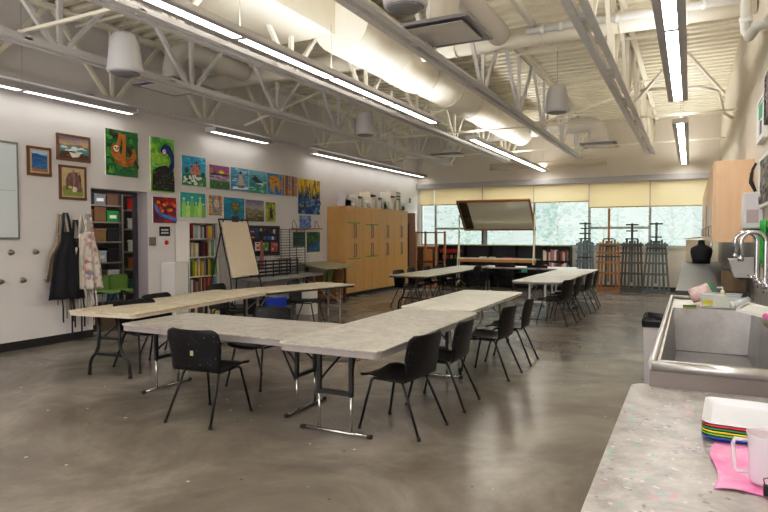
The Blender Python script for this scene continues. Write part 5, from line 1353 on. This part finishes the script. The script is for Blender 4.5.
# things on the wall over the sink
t = thing('towel_dispenser', 'white paper towel dispenser on the right wall by the wall cabinets', 'dispenser', (XR, 7.55, 1.69))
q = MB(); q.box(-.19, -.003, -.15, .15, 0, .38); q.build('casing', mat('disp_white', 'd6d2d8', .3), t, bevel=.012)
q = MB(); q.box(-.16, -.05, -.155, -.151, .06, .2); q.build('front_panel', mat('disp_panel', 'b8a8b0', .3), t)
q = MB(); q.box(-.17, -.03, -.13, .13, -.012, -.001); q.build('slot', DARKB, t)
q = MB(); q.tube([(-.02,0,0),(-.06,.0,.12),(-.05,.03,.24),(-.02,0,.3)], .014, seg=6); q.tube([(-.02,.05,0),(-.07,.05,.1),(-.06,.05,.2),(-.02,.02,.3)], .012, seg=6)
tag(q.build('cable_loop', BLACKM, None, loc=(XR-.05, 7.55, 2.09)), 'black looped cable on top of the towel dispenser', 'cable')
q = MB()
def fn(u, v): return (-.03+.008*math.sin(u*20), -.42+.84*u+.02*math.sin(v*5), .46*(1-v)-.02*math.sin(u*9)*v)
q.grid(fn, 16, 8); tag(q.build('green_cloth', mat('cloth_green', '1fae3c', .6, var=.15, scale=5), None, loc=(XR, 7.3, 1.31), solid=.006), 'bright green cloth hanging on the right wall behind the faucets', 'cloth')
def meshy(D):
    D.P('5f4a48', [(0,0),(1,0),(1,1),(0,1)]); D.strokes(['a87878','3a3034','c89a98','6a5a58'], 90, (.03,.97,.03,.97), .03, .03, 2)
def greyp(D):
    D.P('8a8480', [(0,0),(1,0),(1,1),(0,1)]); D.strokes(['6a6460','a8a09a','504a4a'], 50, (.03,.97,.03,.97), .08, .05, 5)
def tealp(D):
    D.P('d8dcd8', [(0,0),(1,0),(1,1),(0,1)]); D.P('2a9a70', [(.1,.55),(.9,.5),(.9,.95),(.1,.95)]); D.P('5a5a60', [(.3,.1),(.7,.1),(.7,.45),(.3,.5)])
wall_pic('framed_picture', 'grey picture in a pale frame on the right wall above the faucets', 'picture', 6.2, 7.5, 1.9, 2.42, greyp, WHITE, wall=XR, sgn=-1, th=.05)
wall_pic('framed_picture', 'reddish textured picture high on the right wall at the picture edge', 'picture', 6.05, 7.1, 2.72, 3.2, meshy, DARKB, wall=XR, sgn=-1, th=.05)
wall_pic('framed_picture', 'small white and teal picture high on the right wall', 'picture', 7.2, 7.85, 2.62, 3.08, tealp, WHITE, wall=XR, sgn=-1, th=.05)
t = thing('hand_soap_dispenser', 'tilted grey-white dispenser box on the tiles beyond the sink', 'dispenser', (XR-.02, 8.25, 1.12))
q = MB(); q.add([(-.2,-.12,.0),(0,-.12,.0),(0,.12,.0),(-.2,.12,.0),(-.26,-.14,.22),(0,-.14,.24),(0,.14,.24),(-.26,.14,.22)], [(0,3,2,1),(4,5,6,7),(0,1,5,4),(1,2,6,5),(2,3,7,6),(3,0,4,7)]); q.build('casing', mat('disp_grey', 'c3c0c4', .4), t, bevel=.006)
q = MB(); q.box(-.15,-.05,-.08,.08,-.02,-.001); q.build('nozzle', DARKB, t)
t = thing('spray_bottle', 'small blue and yellow bottle on the tiles behind the faucets', 'bottle', (.55, 9.2, .902))
q = MB(); q.lathe([(.04,0),(.045,.02),(.045,.3),(.02,.36)], seg=14); q.build('bottle_body', paint('d8c830', .3), t)
q = MB(); q.lathe([(.03,.36),(.035,.38),(.035,.47),(.02,.5)], seg=14); q.build('cap', paint('2878c0', .3), t)
q = MB(); q.box(-.13,.13,-.2,.2,0,.26); q.box(-.11,.11,-.18,.18,.26,.27)
tag(q.build('wooden_box', mat('box_brown', '7a6248', .5, var=.2), None, loc=(.5, 8.95, .902), bevel=.006), 'brown wooden box at the near end of the long counter', 'box')

# ------------------------------------------------------------------ near table at the right with things on it
TOPN = speckle('tabletop_near', '9f9b9b', 'bfbbba', [('e07a9a', 13, .13), ('5fc0c0', 12, .13), ('7a6aa0', 14, .12), ('4a4648', 22, .14), ('58b890', 15, .11), ('d6d2d0', 24, .15)], rough=.38, scale=8, smudge=.66)
t = table('paint-splashed grey table in the bottom right corner, trays and a jug on it', .19, 2.3, .94, 2.56, TOPN, EDGE1, h=.80, upm=BLACKM, e=.035)
TRC = [('blue','1c4ca8'),('lime green','7ab83a'),('yellow','d8c030'),('green','1a8a5a'),('red','d02838'),('white','e4e4ea')]
for i, (nm, hx) in enumerate(TRC):
    t = thing('stacking_tray', '%s plastic tray, %s in the stack on the paint-splashed table' % (nm, ['bottom','second from the bottom','third from the bottom','third from the top','second from the top','topmost'][i]), 'tray', (.30, 2.86, .802+.0115*i), -3, group='stack of coloured trays')
    w_, l_ = .24, .21; m_ = mat('tray_'+nm.replace(' ','_'), hx, .3)
    a = rrect(-w_+.03,w_-.03,-l_+.03,l_-.03,.03); b_ = rrect(-w_+.004,w_-.004,-l_+.004,l_-.004,.04); c_ = rrect(-w_,w_,-l_,l_,.045); n = len(a)
    q = MB()
    q.add([(x,y,0) for x,y in a]+[(x,y,.021) for x,y in b_]+[(x,y,.024) for x,y in c_]+[(x,y,.019) for x,y in c_]+[(x*.985,y*.985,.004) for x,y in a],
          [(k,(k+1)%n,n+(k+1)%n,n+k) for k in range(n)]+[(n+k,n+(k+1)%n,2*n+(k+1)%n,2*n+k) for k in range(n)]+[(2*n+k,2*n+(k+1)%n,3*n+(k+1)%n,3*n+k) for k in range(n)]+[tuple(range(n))])
    q.build('tray_body', m_, t, fix=False, solid=.003)
q = MB()
def fn(u, v):
    x = -.20+.46*u+.015*v; y = -.33+.66*v
    return (x+.012*math.sin(v*9), y+.02*math.sin(u*7)*(1-v)-.03*u*(1-v), .006+.004*math.sin(u*16+v*5)+.003*math.sin(v*21+u*4))
q.grid(fn, 30, 30)
tag(q.build('pink_cloth', mat('cloth_pink', 'ee7fb6', .8, col2='f6b3d2', scale=7, bump=.3), None, loc=(.28, 2.50, .80), solid=.003), 'wrinkled pink cloth under the jug and trays', 'cloth')
t = thing('measuring_jug', 'milky plastic measuring jug standing on the pink cloth', 'jug', (.235, 2.28, .812))
JM = mat('jug_plastic', 'eee6f0', .2, alpha=.55)
q = MB(); q.lathe([(0,.003),(.05,.003),(.052,.01),(.06,.155),(.064,.162),(.061,.163),(.057,.155),(.049,.012),(0,.008)], seg=28); q.build('jug_body', JM, t)
q = MB(); q.tube([(-.056,-.005,.135),(-.095,-.008,.135),(-.1,-.008,.12),(-.094,-.008,.04),(-.088,-.008,.03),(-.052,-.005,.03)], .007, seg=8); q.build('handle', JM, t)
q = MB(); q.add([(.02,-.052,.155),(.05,-.05,.155),(.042,-.085,.163),(.028,-.085,.163)], [(0,1,2,3)]); q.build('pouring_lip', JM, t, solid=.003)
q = MB(); q.box(-.012,.012,-.012,.012,0,.03); q.tube([(-.008,0,.03),(-.012,0,.05),(0,0,.055),(.012,0,.05),(.008,0,.03)], .002, seg=5)
tag(q.build('binder_clip', BLACKM, None, loc=(.225, 2.17, .812)), 'small black binder clip on the pink cloth edge', 'clip')
t = thing('plastic_container', 'pale plastic container at the right picture edge behind the jug', 'container', (.43, 2.9, .872))
q = MB(); q.lathe([(0,0),(.09,0),(.11,.09),(.113,.095),(.106,.09),(.087,.006),(0,.006)], seg=24); q.build('container_body', mat('container_pale', 'c8dadd', .25, alpha=.8), t)
q = MB(); q.lathe([(.115,.09),(.118,.1),(.11,.104)], seg=24); q.build('rim', WHITE, t)
# ------------------------------------------------------------------ light
wd = bpy.data.worlds.new('world'); scene.world = wd; wd.use_nodes = True
N, Lk = wd.node_tree.nodes, wd.node_tree.links
bg = N['Background']; tc = N.new('ShaderNodeTexCoord'); sp = N.new('ShaderNodeSeparateXYZ'); Lk.new(tc.outputs['Generated'], sp.inputs[0])
rp = N.new('ShaderNodeValToRGB'); rp.color_ramp.elements[0].color = (.80, .88, .92, 1); rp.color_ramp.elements[0].position = .0
rp.color_ramp.elements[1].color = (.95, .97, 1, 1); rp.color_ramp.elements[1].position = .6
Lk.new(sp.outputs['Z'], rp.inputs[0]); Lk.new(rp.outputs[0], bg.inputs[0]); bg.inputs[1].default_value = 1.5
# window portals: soft daylight coming in through the glass
def area(name, loc, rot, sx, sy, p, col=(1,1,1)):
    l = bpy.data.lights.new(name, 'AREA'); l.shape = 'RECTANGLE'; l.size = sx; l.size_y = sy; l.energy = p; l.color = col
    o = bpy.data.objects.new(name, l); COL.objects.link(o); o.location = loc; o.rotation_euler = tuple(R(a) for a in rot)
    return o
area('daylight', (-3.9, YB+2.2, 4.6), (-52, 0, 0), 10, 2.4, 900, (.88, .95, 1))
# fill lamp added unseen behind the camera to brighten room and ceiling
area('fill_light', (-4, -2.3, 2.7), (105, 0, 0), 8.2, 3.6, 330, (1, .98, .95))
area('storage_fill', (-9.1, 7.6, 2.85), (0, 0, 0), .8, 1.8, 22, (1, .97, .92))  # unseen lamp added to lift the dark storage room
scene.view_settings.view_transform = 'Standard'
scene.view_settings.look = 'None'
scene.view_settings.exposure = -.12
scene.view_settings.gamma = 1
vs = scene.view_settings; vs.use_curve_mapping = True
cm = vs.curve_mapping; cv = cm.curves[3]
cv.points.new(.15, .13); cv.points.new(.55, .575); cv.points.new(.8, .845)
cm.update()
scene.cycles.max_bounces = 8; scene.cycles.diffuse_bounces = 4
